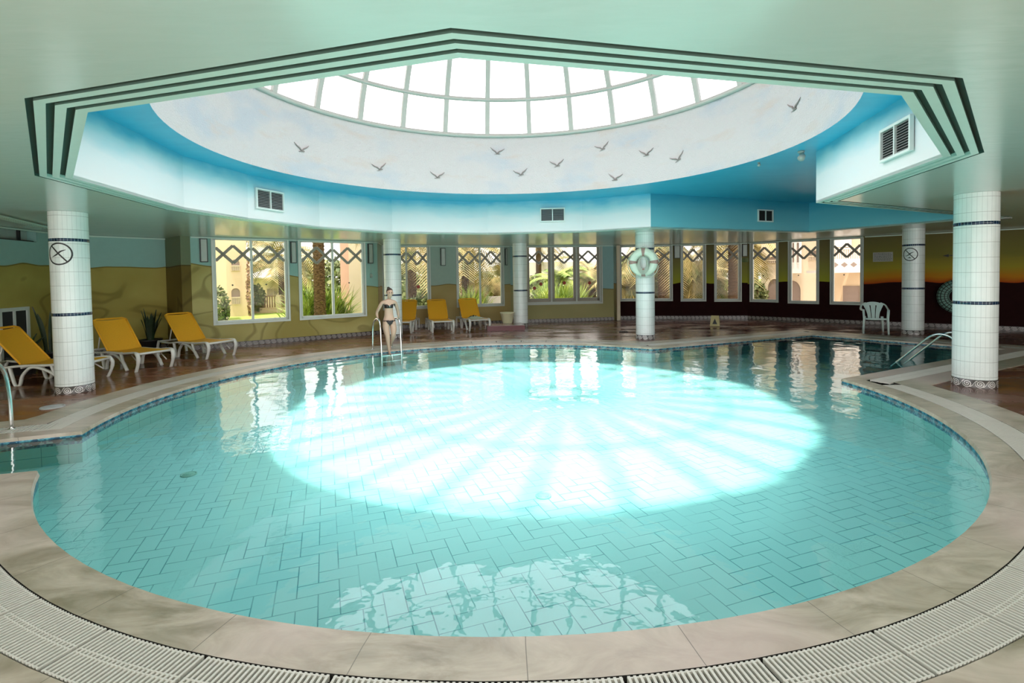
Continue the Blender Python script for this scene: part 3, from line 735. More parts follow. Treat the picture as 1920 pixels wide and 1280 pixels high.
wc = [(.13, 1.04, .69, 2.83), (1.45, 2.34, .67, 2.83), (2.76, 3.62, .67, 2.83)]
Pn, *_ = wall('wall_windows_far_right', J_, L_, ss1, wc)
window(9, Pn, *wc[0], dots=(.45,)); window(10, Pn, *wc[1], dots=(.3,)); window(11, Pn, *wc[2], dots=(.4,))
PR, LR, nR, dR = wall('wall_right', L_, N_, ss2)
wall('wall_right_near', N_, (16, -2.5), ss2)
# cream jamb beside the glazed doors
mb = MB(); mb.box((4.0, 19.35, 0), (4.12, 19.47, 2.85)); structure(mb.build('trim_jamb', MT['cream2']))
# clerestory recess on the left wall with dark mullions, and ceiling strips
Pl = Vector(Z_); dl = (Vector(A_) - Pl).normalized(); nl = Vector((-dl.y, dl.x)); nl = nl if (Pl - Vector((1, 8))).dot(nl) > 0 else -nl
w12 = empty('window_12', (Z_[0], Z_[1], 2.62), math.atan2(dl.y, dl.x)); structure(w12)
sgn = 1 if (Matrix.Rotation(-math.atan2(dl.y, dl.x), 3, 'Z') @ nl.to_3d()).y > 0 else -1
mb = MB(); mb.box((.25, min(sgn * .17, sgn * .19), 0), (2.70, max(sgn * .17, sgn * .19), .25)); mb.build('panel', MT['lampglass'], w12)
for x in (.27, 1.0, 1.7, 2.35): 
    mb = MB(); mb.box((x, min(sgn * .10, sgn * .15), 0), (x + .04, max(sgn * .10, sgn * .15), .23)); mb.build('mullion', MT['black'], w12)
mb = MB(); mb.box((.25, min(0, sgn * .16), 0), (2.6, max(0, sgn * .16), .02)); mb.build('sill', MT['black'], w12)
for k in range(3):
    off = Vector((-.15, -.15)) + Vector((.9, .45)) * (k * .06); a = Vector((-7.9, 7.7)) + off; b_ = Vector((-9.05, 10.1)) + off; mb = MB(); mb.bar((a.x, a.y, 2.835), (b_.x, b_.y, 2.835), .03, .03)
    structure(mb.build('trim_ceiling_strip', MT['mould']))

# ------------------------------------------------------------------ columns
def column(x, y, label, r=.25, sign=None):
    c = empty('tiled_column', (x, y, 0)); tag(c, label, 'column', 'tiled columns around the pool')
    mb = MB()
    for z0_, z1_ in ((.10, CZ - .002),): mb.lathe([(r, z0_), (r, z1_)], 48)
    mb.build('shaft', MT['tile'], c)
    for zb in (1.25, 2.42):
        mb = MB(); mb.lathe([(r, zb - .024), (r + .003, zb - .022), (r + .003, zb + .022), (r, zb + .024)], 48); mb.build('mosaic_band', MT['navy'], c)
    mb = MB(); mb.lathe([(r + .004, 0), (r + .004, .118), (r, .12)], 48); mb.build('scroll_border', MT['scroll'], c)
    if sign is not None:
        th, zc, R = sign
        def P(u, w, e=.004): a_ = th + u / r; return (x * 0 + (r + e) * math.cos(a_), (r + e) * math.sin(a_), zc + w)
        mb = MB()
        def strip(pts, w0):
            pts = [Vector(p) for p in pts]; ww = w0 if isinstance(w0, list) else [w0] * len(pts); L_ = []; R_ = []
            for i, p in enumerate(pts):
                d = (pts[min(i + 1, len(pts) - 1)] - pts[max(i - 1, 0)]).normalized(); n = Vector((-d.y, d.x)) * ww[i] / 2
                L_.append(P(*(p + n))); R_.append(P(*(p - n)))
            for i in range(len(pts) - 1): mb.face([L_[i], L_[i + 1], R_[i + 1], R_[i]])
        strip([(R * math.cos(2 * PI * k / 40), R * math.sin(2 * PI * k / 40)) for k in range(41)], .022)
        strip([(-R * .62 + R * 1.24 * k / 10, R * .74 - R * 1.48 * k / 10) for k in range(11)], .02)
        # diving figure: body, arm line, small splash
        strip([tuple(v.to_2d()) for v in bez([(R * .55, R * .38, 0), (R * .15, R * .22, 0), (-R * .2, -R * .08, 0), (-R * .6, -R * .30, 0)], 5)], [.006 + .018 * math.sin(PI * k / 15) for k in range(16)])
        if zc < 2.185: strip([(-R * .3, -R * .62), (-R * .05, -R * .5), (R * .2, -R * .66)], [.004, .03, .004])
        mb.build('no_diving_sign', MT['black'], c)
    return c
def facing(x, y, off): return math.atan2(-y, -x) + math.radians(off)
column(-7.07, 8.10, 'left front white tiled column with a no diving sign, between the yellow loungers', sign=(facing(-7.15, 8.08, -32), 2.20, .165))
column(6.96, 7.57, 'large white tiled column on the right, nearest the camera on that side', r=.262)
column(3.6, 13.72, 'white tiled column carrying the life ring at the edge of the pool')
column(.29, 17.6, 'white tiled column beside the cream bucket')
column(-3.48, 14.85, 'white tiled column directly behind the woman in the bikini')
column(10.95, 13.85, 'white tiled column with a no diving sign, beside the white garden chair', sign=(facing(10.95, 13.85, -17), 2.17, .165))

# ------------------------------------------------------------------ ceiling and fascia fittings
def vent(x, y, z, dirv, w, h, label, closed=False):
    d = Vector(dirv).normalized(); rz = math.atan2(d.y, d.x)
    c = empty('air_vent', (x, y, z), rz); tag(c, label, 'vent', 'air vents in the ceiling surround')
    mb = MB()
    for lo, hi in (((-.03, -.03, -.03), (w + .03, .01, 0)), ((-.03, -.03, h), (w + .03, .01, h + .03)), ((-.03, -.03, 0), (0, .01, h)), ((w, -.03, 0), (w + .03, .01, h)), ((w / 2 - .012, -.03, 0), (w / 2 + .012, .01, h))): mb.box(lo, hi)
    mb.build('frame', MT['fascia'] if False else MT['frame_w'], c)
    mb = MB(); mb.box((0, .0, 0), (w, .008, h)); mb.build('backing', MT['ventdark'], c)
    n = 11
    for k in range(2):
        mb = MB(); x0 = k * w / 2 + .012; x1 = (k + 1) * w / 2 - .012
        for i in range(n):
            zz_ = h * (i + .5) / n; mb.face([(x0, -.022, zz_ - .008), (x1, -.022, zz_ - .008), (x1, -.004, zz_ + .008), (x0, -.004, zz_ + .008)])
        mb.build('louvre', MT['ventdark'] if closed else MT['ventslat'], c)
    return c
def on_fascia(i, j, t, inset=.02):
    a, b_ = Vector(inner[i % len(inner)]), Vector(inner[j % len(inner)]); d = (b_ - a).normalized()
    n = Vector((d.y, -d.x)); p = a + (b_ - a) * t - n * inset; return p, d
def at_seg(i, j, px):
    # where the bearing of px crosses an opening edge
    a, b_ = Vector(inner[i % len(inner)]), Vector(inner[j % len(inner)]); k = (px - 960) / 952 / 1.0
    f = lambda p: p.x - k * p.y * .985 - 0
    return f(a) / (f(a) - f(b_))
def put_vent(i, j, t, w, z, h, label, closed=False):
    p, d = on_fascia(i, j, t)
    # the list runs counterclockwise, so seen from inside left-to-right is the reverse direction
    q = p - d * 0; vent(q.x, q.y, z, -d, w, h, label, closed)
put_vent(11, 12, .90, .62, 3.12, .33, 'louvred vent on the left part of the white ceiling surround')
put_vent(8, 9, .43, .58, 3.17, .30, 'louvred vent in the middle of the far white ceiling surround')
put_vent(6, 7, .36, .50, 3.14, .27, 'dark square vent on the blue alcove surround', True)
put_vent(3, 4, .34, .62, 3.08, .33, 'louvred vent partly seen at the right end of the white ceiling surround')
for (x, y, z, lab) in ((4.71, 8.23, ZB, 'small white spot lamp under the blue ceiling by the right surround'), (4.42, 9.05, ZB, 'tiny white fitting under the blue ceiling at the drum edge')):
    c = empty('ceiling_spot', (x, y, z)); tag(c, lab, 'lamp'); s_ = 1 if 'spot' in lab else .45
    mb = MB(); mb.lathe([(.0, 0), (.05 * s_, 0), (.05 * s_, -.03 * s_), (.02 * s_, -.035 * s_)], 16); mb.build('base', MT['rib'], c)
    mb = MB(); mb.tube([(0, 0, -.03 * s_), (.01, -.02 * s_, -.09 * s_), (-.03 * s_, -.05 * s_, -.13 * s_)], [.03 * s_, .045 * s_, .055 * s_], 12); mb.build('head', MT['rib'], c)
c = empty('recessed_lamp', (10.95, 11.32, CZ)); tag(c, 'small round white lamp in the ceiling behind the right column', 'lamp')
mb = MB(); mb.lathe([(0, -.004), (.11, -.004), (.13, -.02), (.15, -.012), (.15, 0)], 24); mb.build('rim', MT['rib'], c)

# wall lamps between the windows: frosted cover in a dark frame
def wall_lamp(Pn_, s0, z0_, w, h, label, group='long wall lamps between the windows', mat='lampglass', depth=.10):
    a = Vector(Pn_(s0, 0, 0)); b_ = Vector(Pn_(s0 + w, 0, 0)); inn = Vector(Pn_(s0, -1, 0)) - a
    c = empty('wall_lamp', (a.x, a.y, z0_), math.atan2((b_ - a).y, (b_ - a).x)); tag(c, label, 'lamp', group)
    s_ = -1 if (Matrix.Rotation(-c.rotation_euler.z, 3, 'Z') @ inn).y < 0 else 1
    def B(mb, x0, x1, y0, y1, z0__, z1__): mb.box((x0, min(s_ * y0, s_ * y1), z0__), (x1, max(s_ * y0, s_ * y1), z1__))
    mb = MB(); B(mb, 0, w, 0, depth * .5, 0, h); mb.build('housing', MT['lampframe'], c)
    mb = MB(); B(mb, .022, w - .022, depth * .5, depth, .022, h - .022); mb.build('cover', MT[mat], c)
    mb = MB()
    for q in ((0, .02, 0, h), (w - .02, w, 0, h), (0, w, 0, .02), (0, w, h - .02, h)): B(mb, q[0], q[1], depth * .5, depth * .8, q[2], q[3])
    mb.build('guard', MT['lampframe'], c)
def Pof(a, b_):
    a = Vector(a); b_ = Vector(b_); d = (b_ - a).normalized(); n = Vector((-d.y, d.x)); n = n if (a - Vector((1, 8))).dot(n) > 0 else -n
    return lambda s_, w, z: (a.x + d.x * s_ + n.x * w, a.y + d.y * s_ + n.y * w, z)
pc, pe, pf, ph, pj_, pr = Pof(C_, D_), Pof(E_, F_), Pof(F_, G_), Pof(H_, J_), Pof(J_, L_), Pof(L_, N_)
wall_lamp(pc, .20, 2.22, .17, .60, 'wall lamp left of the leftmost window, hanging from the ceiling edge')
wall_lamp(pc, 2.37, 2.20, .15, .60, 'wall lamp between the two large left windows')
wall_lamp(pc, 4.60, 2.20, .15, .60, 'wall lamp on the pier right of the palm trunk window')
wall_lamp(pe, 2.01, 2.15, .17, .62, 'wall lamp on the pier behind the middle lounger')
wall_lamp(pe, 4.42, 2.15, .08, .62, 'narrow wall lamp beside the column by the cream bucket')
wall_lamp(ph, 2.08, 2.33, .22, .50, 'wall lamp just right of the life ring column')
wall_lamp(ph, 4.55, 2.35, .18, .46, 'wall lamp above the small green notice')
a = Vector(ph(4.52, -.012, 2.14)); mb = MB(); mb.box((0, -.012, 0), (.26, .0, .16)); o = mb.build('notice', MT['leafd']); o.location = a; o.rotation_euler = (0, 0, math.atan2(J_[1] - H_[1], J_[0] - H_[0])); tag(o, 'small dark green notice below the wall lamp', 'sign')
# round thermometer on a cord
a = Vector(pc(4.69, -.02, 0)); c = empty('hanging_thermometer', (a.x, a.y, 1.82)); tag(c, 'small round dial hanging on a cord under the wall lamp', 'thermometer')
mb = MB(); mb.tube([(0, 0, .06), (0, 0, .38)], .006, 6); mb.build('cord', MT['rope'], c)
mb = MB(); mb.tube([(0, .012, 0), (-.008, -.012, 0)], .065, 20); mb.build('dial', MT['lampglass'], c)
# grey notice plate
a = Vector(pr(.24, -.014, 0)); c = empty('notice_plate', (a.x, a.y, 2.03), math.atan2(N_[1] - L_[1], N_[0] - L_[0])); tag(c, 'grey notice board with rows of print on the right wall', 'sign')
mb = MB(); mb.box((0, -.012, 0), (.52, .006, .30)); mb.build('board', MT['signplate'], c)
for k in range(6):
    x = .03; mb = MB()
    while x < .47:
        w_ = random.uniform(.02, .07); mb.box((x, -.015, .25 - k * .042), (min(x + w_, .49), -.012, .262 - k * .042)); x += w_ + .015
    mb.build('printed_line', MT['lampframe'], c)

# painted text and arrow
a = Vector(pr(2.08, -.012, 0)); rzr = math.atan2(N_[1] - L_[1], N_[0] - L_[0])
c = empty('painted_direction', (a.x, a.y, 2.2), rzr); tag(c, 'dark painted letters above a left pointing arrow on the right wall', 'sign')
td = bpy.data.curves.new('letters', 'FONT'); td.body = 'En'; td.size = .22; td.extrude = .004; td.offset = .006; td.materials.append(MT['black'])
_t = bpy.data.objects.new('tmp', td); COL.objects.link(_t); bpy.context.view_layer.update()
_m = bpy.data.meshes.new_from_object(_t.evaluated_get(bpy.context.evaluated_depsgraph_get())); bpy.data.objects.remove(_t)
o = bpy.data.objects.new('letters', _m); COL.objects.link(o); o.parent = c; o.location = (.12, 0, .06); o.rotation_euler = (PI / 2, 0, 0)
mb = MB(); mb.box((-.02, -.004, -.05), (.55, .0, -.03)); mb.face([(-.12, -.004, -.04), (.02, -.004, -.085), (.02, -.004, .005)]); mb.build('arrow', MT['black'], c)
# woven ring on the right wall
a = Vector(pr(2.34, -.10, 0)); c = empty('woven_ring', (a.x, a.y, .95), rzr); tag(c, 'large round chequered tyre shaped ring on the dark right wall', 'ring')
b = NB('chequered_tread'); U, V, _ = b.sep(b.uv()); ck = b.M('MULTIPLY', b.M('GREATER_THAN', b.M('FLOORED_MODULO', U, 1.0), .22), b.M('GREATER_THAN', b.M('FLOORED_MODULO', V, 1.0), .25))
MT['tread'] = b.pbr(b.mix(ck, (.006, .012, .01), (.14, .28, .23)), .6)
mb = MB(); mb.smooth = True; NU, NV, Ra, rb = 60, 14, .36, .15
for i in range(NU):
    for j in range(NV):
        q = []; uvq = []
        for (ii, jj) in ((i, j), (i + 1, j), (i + 1, j + 1), (i, j + 1)):
            u = 2 * PI * ii / NU; v = 2 * PI * jj / NV; q.append(((Ra + rb * math.cos(v)) * math.cos(u), .10 * math.sin(v), (Ra + rb * math.cos(v)) * math.sin(u))); uvq.append((ii * .5, jj * .72))
        mb.face(q[::-1], uvq[::-1])
mb.build('tread', MT['tread'], c)

# ------------------------------------------------------------------ pool fittings
def handrail(loc, rz, pts, gap, label, n_steps=0, step_z=(), group=None, step_y=.0):
    c = empty('pool_ladder', loc, rz); tag(c, label, 'pool ladder', group)
    for s_ in (-1, 1):
        mb = MB(); mb.tube([(s_ * gap / 2, p[0], p[1]) for p in bez([(p[0], p[1], 0) for p in pts], 6)] if False else [(s_ * gap / 2, q.x, q.y) for q in bez([(p[0], p[1], 0) for p in pts], 6)], .021, 12)
        mb.build('handrail', MT['steel'], c)
        mb = MB(); e = pts[0]; mb.lathe([(.0, .012), (.04, .012), (.045, 0)], 16, (s_ * gap / 2, e[0], e[1])); mb.build('floor_flange', MT['steel'], c)
    for zz_ in step_z:
        mb = MB(); mb.box((-gap / 2, step_y - .035, zz_ - .012), (gap / 2, step_y + .035, zz_ + .012)); mb.build('step', MT['steel'], c)
    return c
# ladder by the woman: +y local points out of the pool
ang = math.radians(123)
lx, ly = CX + RP * math.cos(ang), CY + RP * math.sin(ang)
LR = math.radians(36)
handrail((lx, ly, 0), LR, [(.50, .0), (.48, .30), (.44, .60), (.28, .74), (.08, .76), (-.02, .62), (-.05, .30), (-.07, 0), (-.09, -.55)], .50,
         'steel pool ladder whose rails the woman in the bikini holds', step_z=(-.10, -.24, -.38), step_y=-.08)
handrail((8.0, 9.48, 0), math.atan2(.474, .88) + PI, [(.42, .0), (.42, .25), (.36, .46), (.2, .56), (.0, .52), (-.25, .28), (-.52, .0), (-.68, -.16)], .50,
         'curved steel handrails at the right column rising from the side basin')
handrail((-6.08, 5.42, 0), math.atan2(-.353, -.937) + PI, [(.50, .0), (.48, .40), (.40, .70), (.22, .85), (.06, .80), (-.02, .55), (-.12, .0), (-.20, -.35)], .50,
         'steel handrail cut by the left edge of the picture')
def disc_thing(name, x, y, z, r, mat, label, cat, h=.012, parts=True):
    c = empty(name, (x, y, z)); tag(c, label, cat)
    mb = MB(); mb.lathe([(0, h), (r * .72, h), (r * .74, h * .4), (r * .82, h * .4), (r * .84, h), (r, h), (r, 0)], 28); mb.build('cover', MT[mat], c)
    mb = MB()
    for k in range(5): x0 = -r * .5 + k * r * .25; mb.box((x0 - r * .04, -r * .5, h), (x0 + r * .04, r * .5, h + .004))
    mb.build('slot', MT[mat] if mat == 'drainp' else MT['ventslat'], c); return c
disc_thing('deck_drain', -6.5, 7.05, .0, .14, 'ventslat', 'round grey drain cover in the brown deck before the left column', 'drain')
MT['drainp'] = plain('pale_green_drain', (.30, .62, .52), .5)
disc_thing('pool_drain', -3.55, 5.4, DEP, .08, 'drainp', 'small round drain on the pool floor at the left', 'drain')
disc_thing('pool_drain', .27, 4.72, DEP, .075, 'drainp', 'small round drain on the pool floor near the sun patch edge', 'drain')
c = disc_thing('wall_inlet', 4.90, 5.42, -.30, .13, 'drainp', 'round water inlet in the right pool wall below the tile band', 'inlet')
dv = Vector((CX - 4.90, CY - 5.42, 0)).normalized(); c.rotation_euler = dv.to_track_quat('Z', 'Y').to_euler(); c.location = (CX - dv.x * 5.385, CY - dv.y * 5.385, -.30)

# low shower platform, bucket
c = empty('shower_platform', (-.25, 16.75, 0), .12); tag(c, 'low maroon tiled platform in front of the cream bucket', 'platform')
mb = MB(); mb.box((-.62, -.45, 0), (.60, .45, .15)); mb.build('kerb', MT['maroon'], c)
mb = MB(); mb.box((-.58, -.41, .15), (.56, .41, .158)); mb.build('top', MT['pinktile'], c)
c = empty('bucket', (-.17, 17.15, .158)); tag(c, 'cream plastic tub standing on the maroon platform', 'bucket')
mb = MB(); mb.lathe([(.0, 0), (.15, 0), (.17, .03), (.235, .33), (.25, .34), (.25, .37), (.225, .37), (.16, .04), (0, .04)], 28); mb.build('tub', MT['bucket'], c)
mb = MB(); mb.tube([(.22 * math.cos(t), -.05 - .1 * math.sin(t), .36 - .05 * math.sin(t)) for t in [PI * k / 12 for k in range(13)]], .008, 6); mb.build('handle', MT['rope'], c)

# floor sign
c = empty('floor_sign', (6.75, 16.9, 0), math.radians(-25)); tag(c, 'folding pale yellow warning sign standing open on the deck by the maroon wall', 'sign')
for s_ in (-1, 1):
    mb = MB(); mb.face([(-.15, s_ * .16, 0), (.15, s_ * .16, 0), (.12, s_ * .015, .33), (-.12, s_ * .015, .33)]); mb.face([(-.15, s_ * .175, 0), (-.12, s_ * .03, .33), (.12, s_ * .03, .33), (.15, s_ * .175, 0)]); mb.build('panel', MT['orange_sign'], c)
mb = MB(); mb.face([(-.075, -.145, .06), (.075, -.145, .06), (0, -.085, .24)]); mb.build('warning_triangle', MT['black'], c)
for v in c.children[-1].data.vertices: v.co.y -= .012
# sandals and strip
c = empty('sandals', (3.35, 15.3, .0), .3); tag(c, 'pair of dark flip flops left on the deck beside the life ring column', 'sandals')
for s_ in (-1, 1):
    mb = MB(); mb.smooth = True; pts = [(s_ * .07 + .05 * math.cos(t) * (1.1 if math.sin(t) > 0 else .85), .13 * math.sin(t)) for t in [2 * PI * k / 18 for k in range(18)]]
    o_ = len(mb.v)
    for zz_ in (0, .02):
        for p in pts: mb.v.append((p[0], p[1], zz_))
    mb.poly([18 + k for k in range(18)]); mb.poly([k for k in range(18)][::-1])
    for k in range(18): mb.poly((k, (k + 1) % 18, 18 + (k + 1) % 18, 18 + k))
    mb.build('sole', MT['black'], c)
    mb = MB(); mb.tube([(s_ * .07 - .045, -.01, .02), (s_ * .07, .05, .05), (s_ * .07 + .045, -.01, .02)], .008, 6); mb.build('strap', MT['black'], c)

# ------------------------------------------------------------------ life ring on its column
lxb, lyb = 3.6, 13.72; th = facing(lxb, lyb, -6)
c = empty('life_ring', (lxb + .36 * math.cos(th), lyb + .36 * math.sin(th), 2.06), th - PI / 2 + PI); tag(c, 'cream life ring with four faded bands hung on the middle column', 'life ring')
def torus_part(mb, u0, u1, nu, Ra, rb, fl=.72, nv=14, ext=0):
    mb.smooth = True
    for i in range(nu):
        for j in range(nv):
            q = []
            for (ii, jj) in ((i, j), (i + 1, j), (i + 1, j + 1), (i, j + 1)):
                u = u0 + (u1 - u0) * ii / nu; v = 2 * PI * jj / nv; q.append(((Ra + (rb + ext) * math.cos(v)) * math.cos(u), (rb * fl + ext) * math.sin(v), (Ra + (rb + ext) * math.cos(v)) * math.sin(u)))
            mb.face(q)
mb = MB(); torus_part(mb, 0, 2 * PI, 56, .27, .105); mb.build('ring', MT['buoy'], c)
for k in range(4):
    mb = MB(); torus_part(mb, k * PI / 2 - .15, k * PI / 2 + .15, 4, .27, .105, ext=.004); mb.build('band', MT['buoyband'], c)
mb = MB(); mb.tube([q for k in range(4) for q in [(.40 * math.cos(k * PI / 2 + t), -.03 - .03 * math.sin(t * 2), .40 * math.sin(k * PI / 2 + t) - .05 * math.sin(t * 2)) for t in [PI / 2 * j / 8 for j in range(8)]]], .009, 6); mb.build('grab_line', MT['rope'], c)
mb = MB()
for k in range(5):
    w_ = .085 + .012 * k; mb.tube([(w_ * math.cos(t), -.07 - .012 * k, -.03 + (.19 + .008 * k) * math.sin(t) - .03 * k / 2) for t in [2 * PI * j / 24 for j in range(25)]], .011, 6)
mb.build('coiled_line', MT['rope'], c)

# ------------------------------------------------------------------ sun loungers
def lounger_proto():
    """x from the foot end (0) to the head (+1.85); y across"""
    c = empty('sun_lounger', (0, 0, 0))
    Wd = .66; zs = .36; hx = 1.02; L = 1.78; ba = math.radians(50); bl = .80
    # seat sling with a gentle sag
    def sling(pts, w, name, parent, mt):
        mb = MB(); mb.smooth = True; ny = 8; P = bez(pts, 5); 
        for i in range(len(P) - 1):
            for j in range(ny):
                q = []
                for (ii, jj) in ((i, j), (i + 1, j), (i + 1, j + 1), (i, j + 1)):
                    yy = (jj / ny - .5) * w; sag = -.018 * (1 - (2 * jj / ny - 1) ** 2); q.append((P[ii].x, yy, P[ii].z + sag))
                mb.face(q)
        nv_ = len(mb.v)
        for f in list(mb.f): mb.face([(mb.v[k][0], mb.v[k][1], mb.v[k][2] - .012) for k in f[::-1]])
        return mb.build(name, mt, parent)
    sling([(.03, 0, zs - .01), (.1, 0, zs + .012), (.5, 0, zs - .005), (hx - .05, 0, zs), (hx, 0, zs + .005)], Wd - .06, 'seat', c, MT['yellow'])
    bx = lambda t: (hx + .02 + t * math.cos(ba), zs + .005 + t * math.sin(ba))
    back = sling([(bx(t)[0], 0, bx(t)[1] - .01 * math.sin(PI * t / bl)) for t in (0, .2, .4, .6, .78)], Wd - .05, 'backrest', c, MT['yellow'])
    mb = MB()
    for s_ in (-1, 1):
        mb.tube([(bx(t)[0], s_ * (Wd / 2 - .02), bx(t)[1]) for t in (0, .3, .6, .76)], .018, 8)
    mb.tube([(bx(.76)[0], -Wd / 2 + .02, bx(.76)[1]), (bx(.80)[0], -Wd / 2 + .09, bx(.80)[1]), (bx(.80)[0], Wd / 2 - .09, bx(.80)[1]), (bx(.76)[0], Wd / 2 - .02, bx(.76)[1])], .02, 8)
    mb.build('backrest_frame', MT['yellow'], back)
    mb = MB()
    for s_ in (-1, 1):
        mb.tube(bez([(.0, s_ * Wd / 2, zs - .02), (.08, s_ * Wd / 2, zs + .012), (.5, s_ * Wd / 2, zs - .02), (hx, s_ * Wd / 2, zs - .02), (1.4, s_ * Wd / 2, zs - .05), (L, s_ * Wd / 2, zs - .02)], 4), .028, 8, flat=.75)
    mb.tube([(.02, -Wd / 2, zs - .015), (.02, Wd / 2, zs - .015)], .024, 8); mb.tube([(L, -Wd / 2, zs - .03), (L, Wd / 2, zs - .03)], .024, 8); mb.tube([(hx, -Wd / 2, zs - .05), (hx, Wd / 2, zs - .05)], .02, 8)
    mb.build('frame', MT['plastic'], c)
    for s_ in (-1, 1):
        y = s_ * Wd / 2
        mb = MB(); mb.tube(bez([(.04, y, zs + .005), (-.015, y, zs - .08), (.0, y, zs - .2), (.06, y, 0.02), (.075, y, .002)], 5), [.04] * 10 + [.033] * 11, 10, flat=.7)
        mb.build('leg', MT['plastic'], c)
        mb = MB(); mb.tube(bez([(.55, y, zs - .0), (.50, y, .2), (.44, y, .1), (.36, y, .012)], 5), .03, 10, flat=.7); mb.tube(bez([(.36, y, .012), (.48, y, .16), (.66, y, zs - .09), (.86, y, zs - .05), (1.0, y, .18), (1.05, y, .012), (1.12, y, .012), (1.17, y, .18), (1.2, y, zs - .04)], 5), .034, 10, flat=.7)
        mb.build('leg', MT['plastic'], c)
        mb = MB(); mb.tube(bez([(L - .02, y, zs - .02), (L + .03, y, .2), (L + .0, y, .005)], 5), .032, 10, flat=.7); mb.build('leg', MT['plastic'], c)
        mb = MB(); mb.tube([(.10, y * .8, .16), (.32, y * .8, zs - .05)], .012, 6); mb.build('strut', MT['plastic'], c)
        mb = MB(); mb.tube([(bx(.45)[0], y * .86, bx(.45)[1] - .02), (bx(.45)[0] + .10, y * .86, zs + .0)], .014, 6); mb.build('back_strut', MT['plastic'], c)
    return c
lp0 = lounger_proto()
lounge_spots = [
    ((-6.62, 11.50, 0), math.atan2(.42, -.91), 'yellow sun lounger nearest the leftmost window, before the dark alcove', 'loungers along the left side'),
    ((-7.10, 10.02, 0), math.atan2(.42, -.91), 'yellow sun lounger between the left column and the leftmost window', 'loungers along the left side'),
    ((-7.42, 9.02, 0), math.atan2(-.10, -.99), 'yellow sun lounger largely hidden by the left front column', 'loungers along the left side'),
    ((-3.52, 15.85, 0), math.radians(92), 'yellow sun lounger half hidden behind the column by the woman', 'loungers under the back windows'),
    ((-2.18, 15.95, 0), math.radians(106), 'yellow sun lounger seen head on, middle one under the back windows', 'loungers under the back windows'),
    ((-1.05, 16.35, 0), math.radians(110), 'yellow sun lounger with towels and clothes on its seat', 'loungers under the back windows')]
for i, (loc, rz, lab, grp) in enumerate(lounge_spots):
    o = lp0 if i == 0 else copy_tree(lp0)
    o.location = loc; o.rotation_euler = (0, 0, rz); tag(o, lab, 'sun lounger', grp)
# towels on the last lounger
MT['towel'] = plain('pale_green_towel', (.42, .46, .33), .9, var=.2, scale=20)
def cloth(name, loc, rz, w, l, mat, label, hgt=.04):
    mb = MB(); mb.smooth = True; n = 12
    def z_(i, j): return hgt * (.35 + .65 * abs(math.sin(i * .9 + j * .5) * math.cos(j * .8 - i * .35))) * math.sin(PI * i / n) ** .4 * math.sin(PI * j / n) ** .4
    for i in range(n):
        for j in range(n):
            mb.face([((a_ / n - .5) * w * (1 + .12 * math.sin(b2 * 1.3)), (b2 / n - .5) * l * (1 + .1 * math.sin(a_ * 1.1)), z_(a_, b2)) for a_, b2 in ((i, j), (i + 1, j), (i + 1, j + 1), (i, j + 1))])
    o = mb.build(name, MT[mat]); o.location = loc; o.rotation_euler = (0, 0, rz); tag(o, label, name.replace('_', ' ')); return o
cloth('towel', (-1.22, 16.72, .372), .4, .42, .50, 'towel', 'crumpled pale green towel on the lounger beside the bucket', .09)
cloth('shirt', (-1.30, 16.98, .375), 1.0, .34, .26, 'black', 'dark shirt lying next to the towel on the lounger', .10)

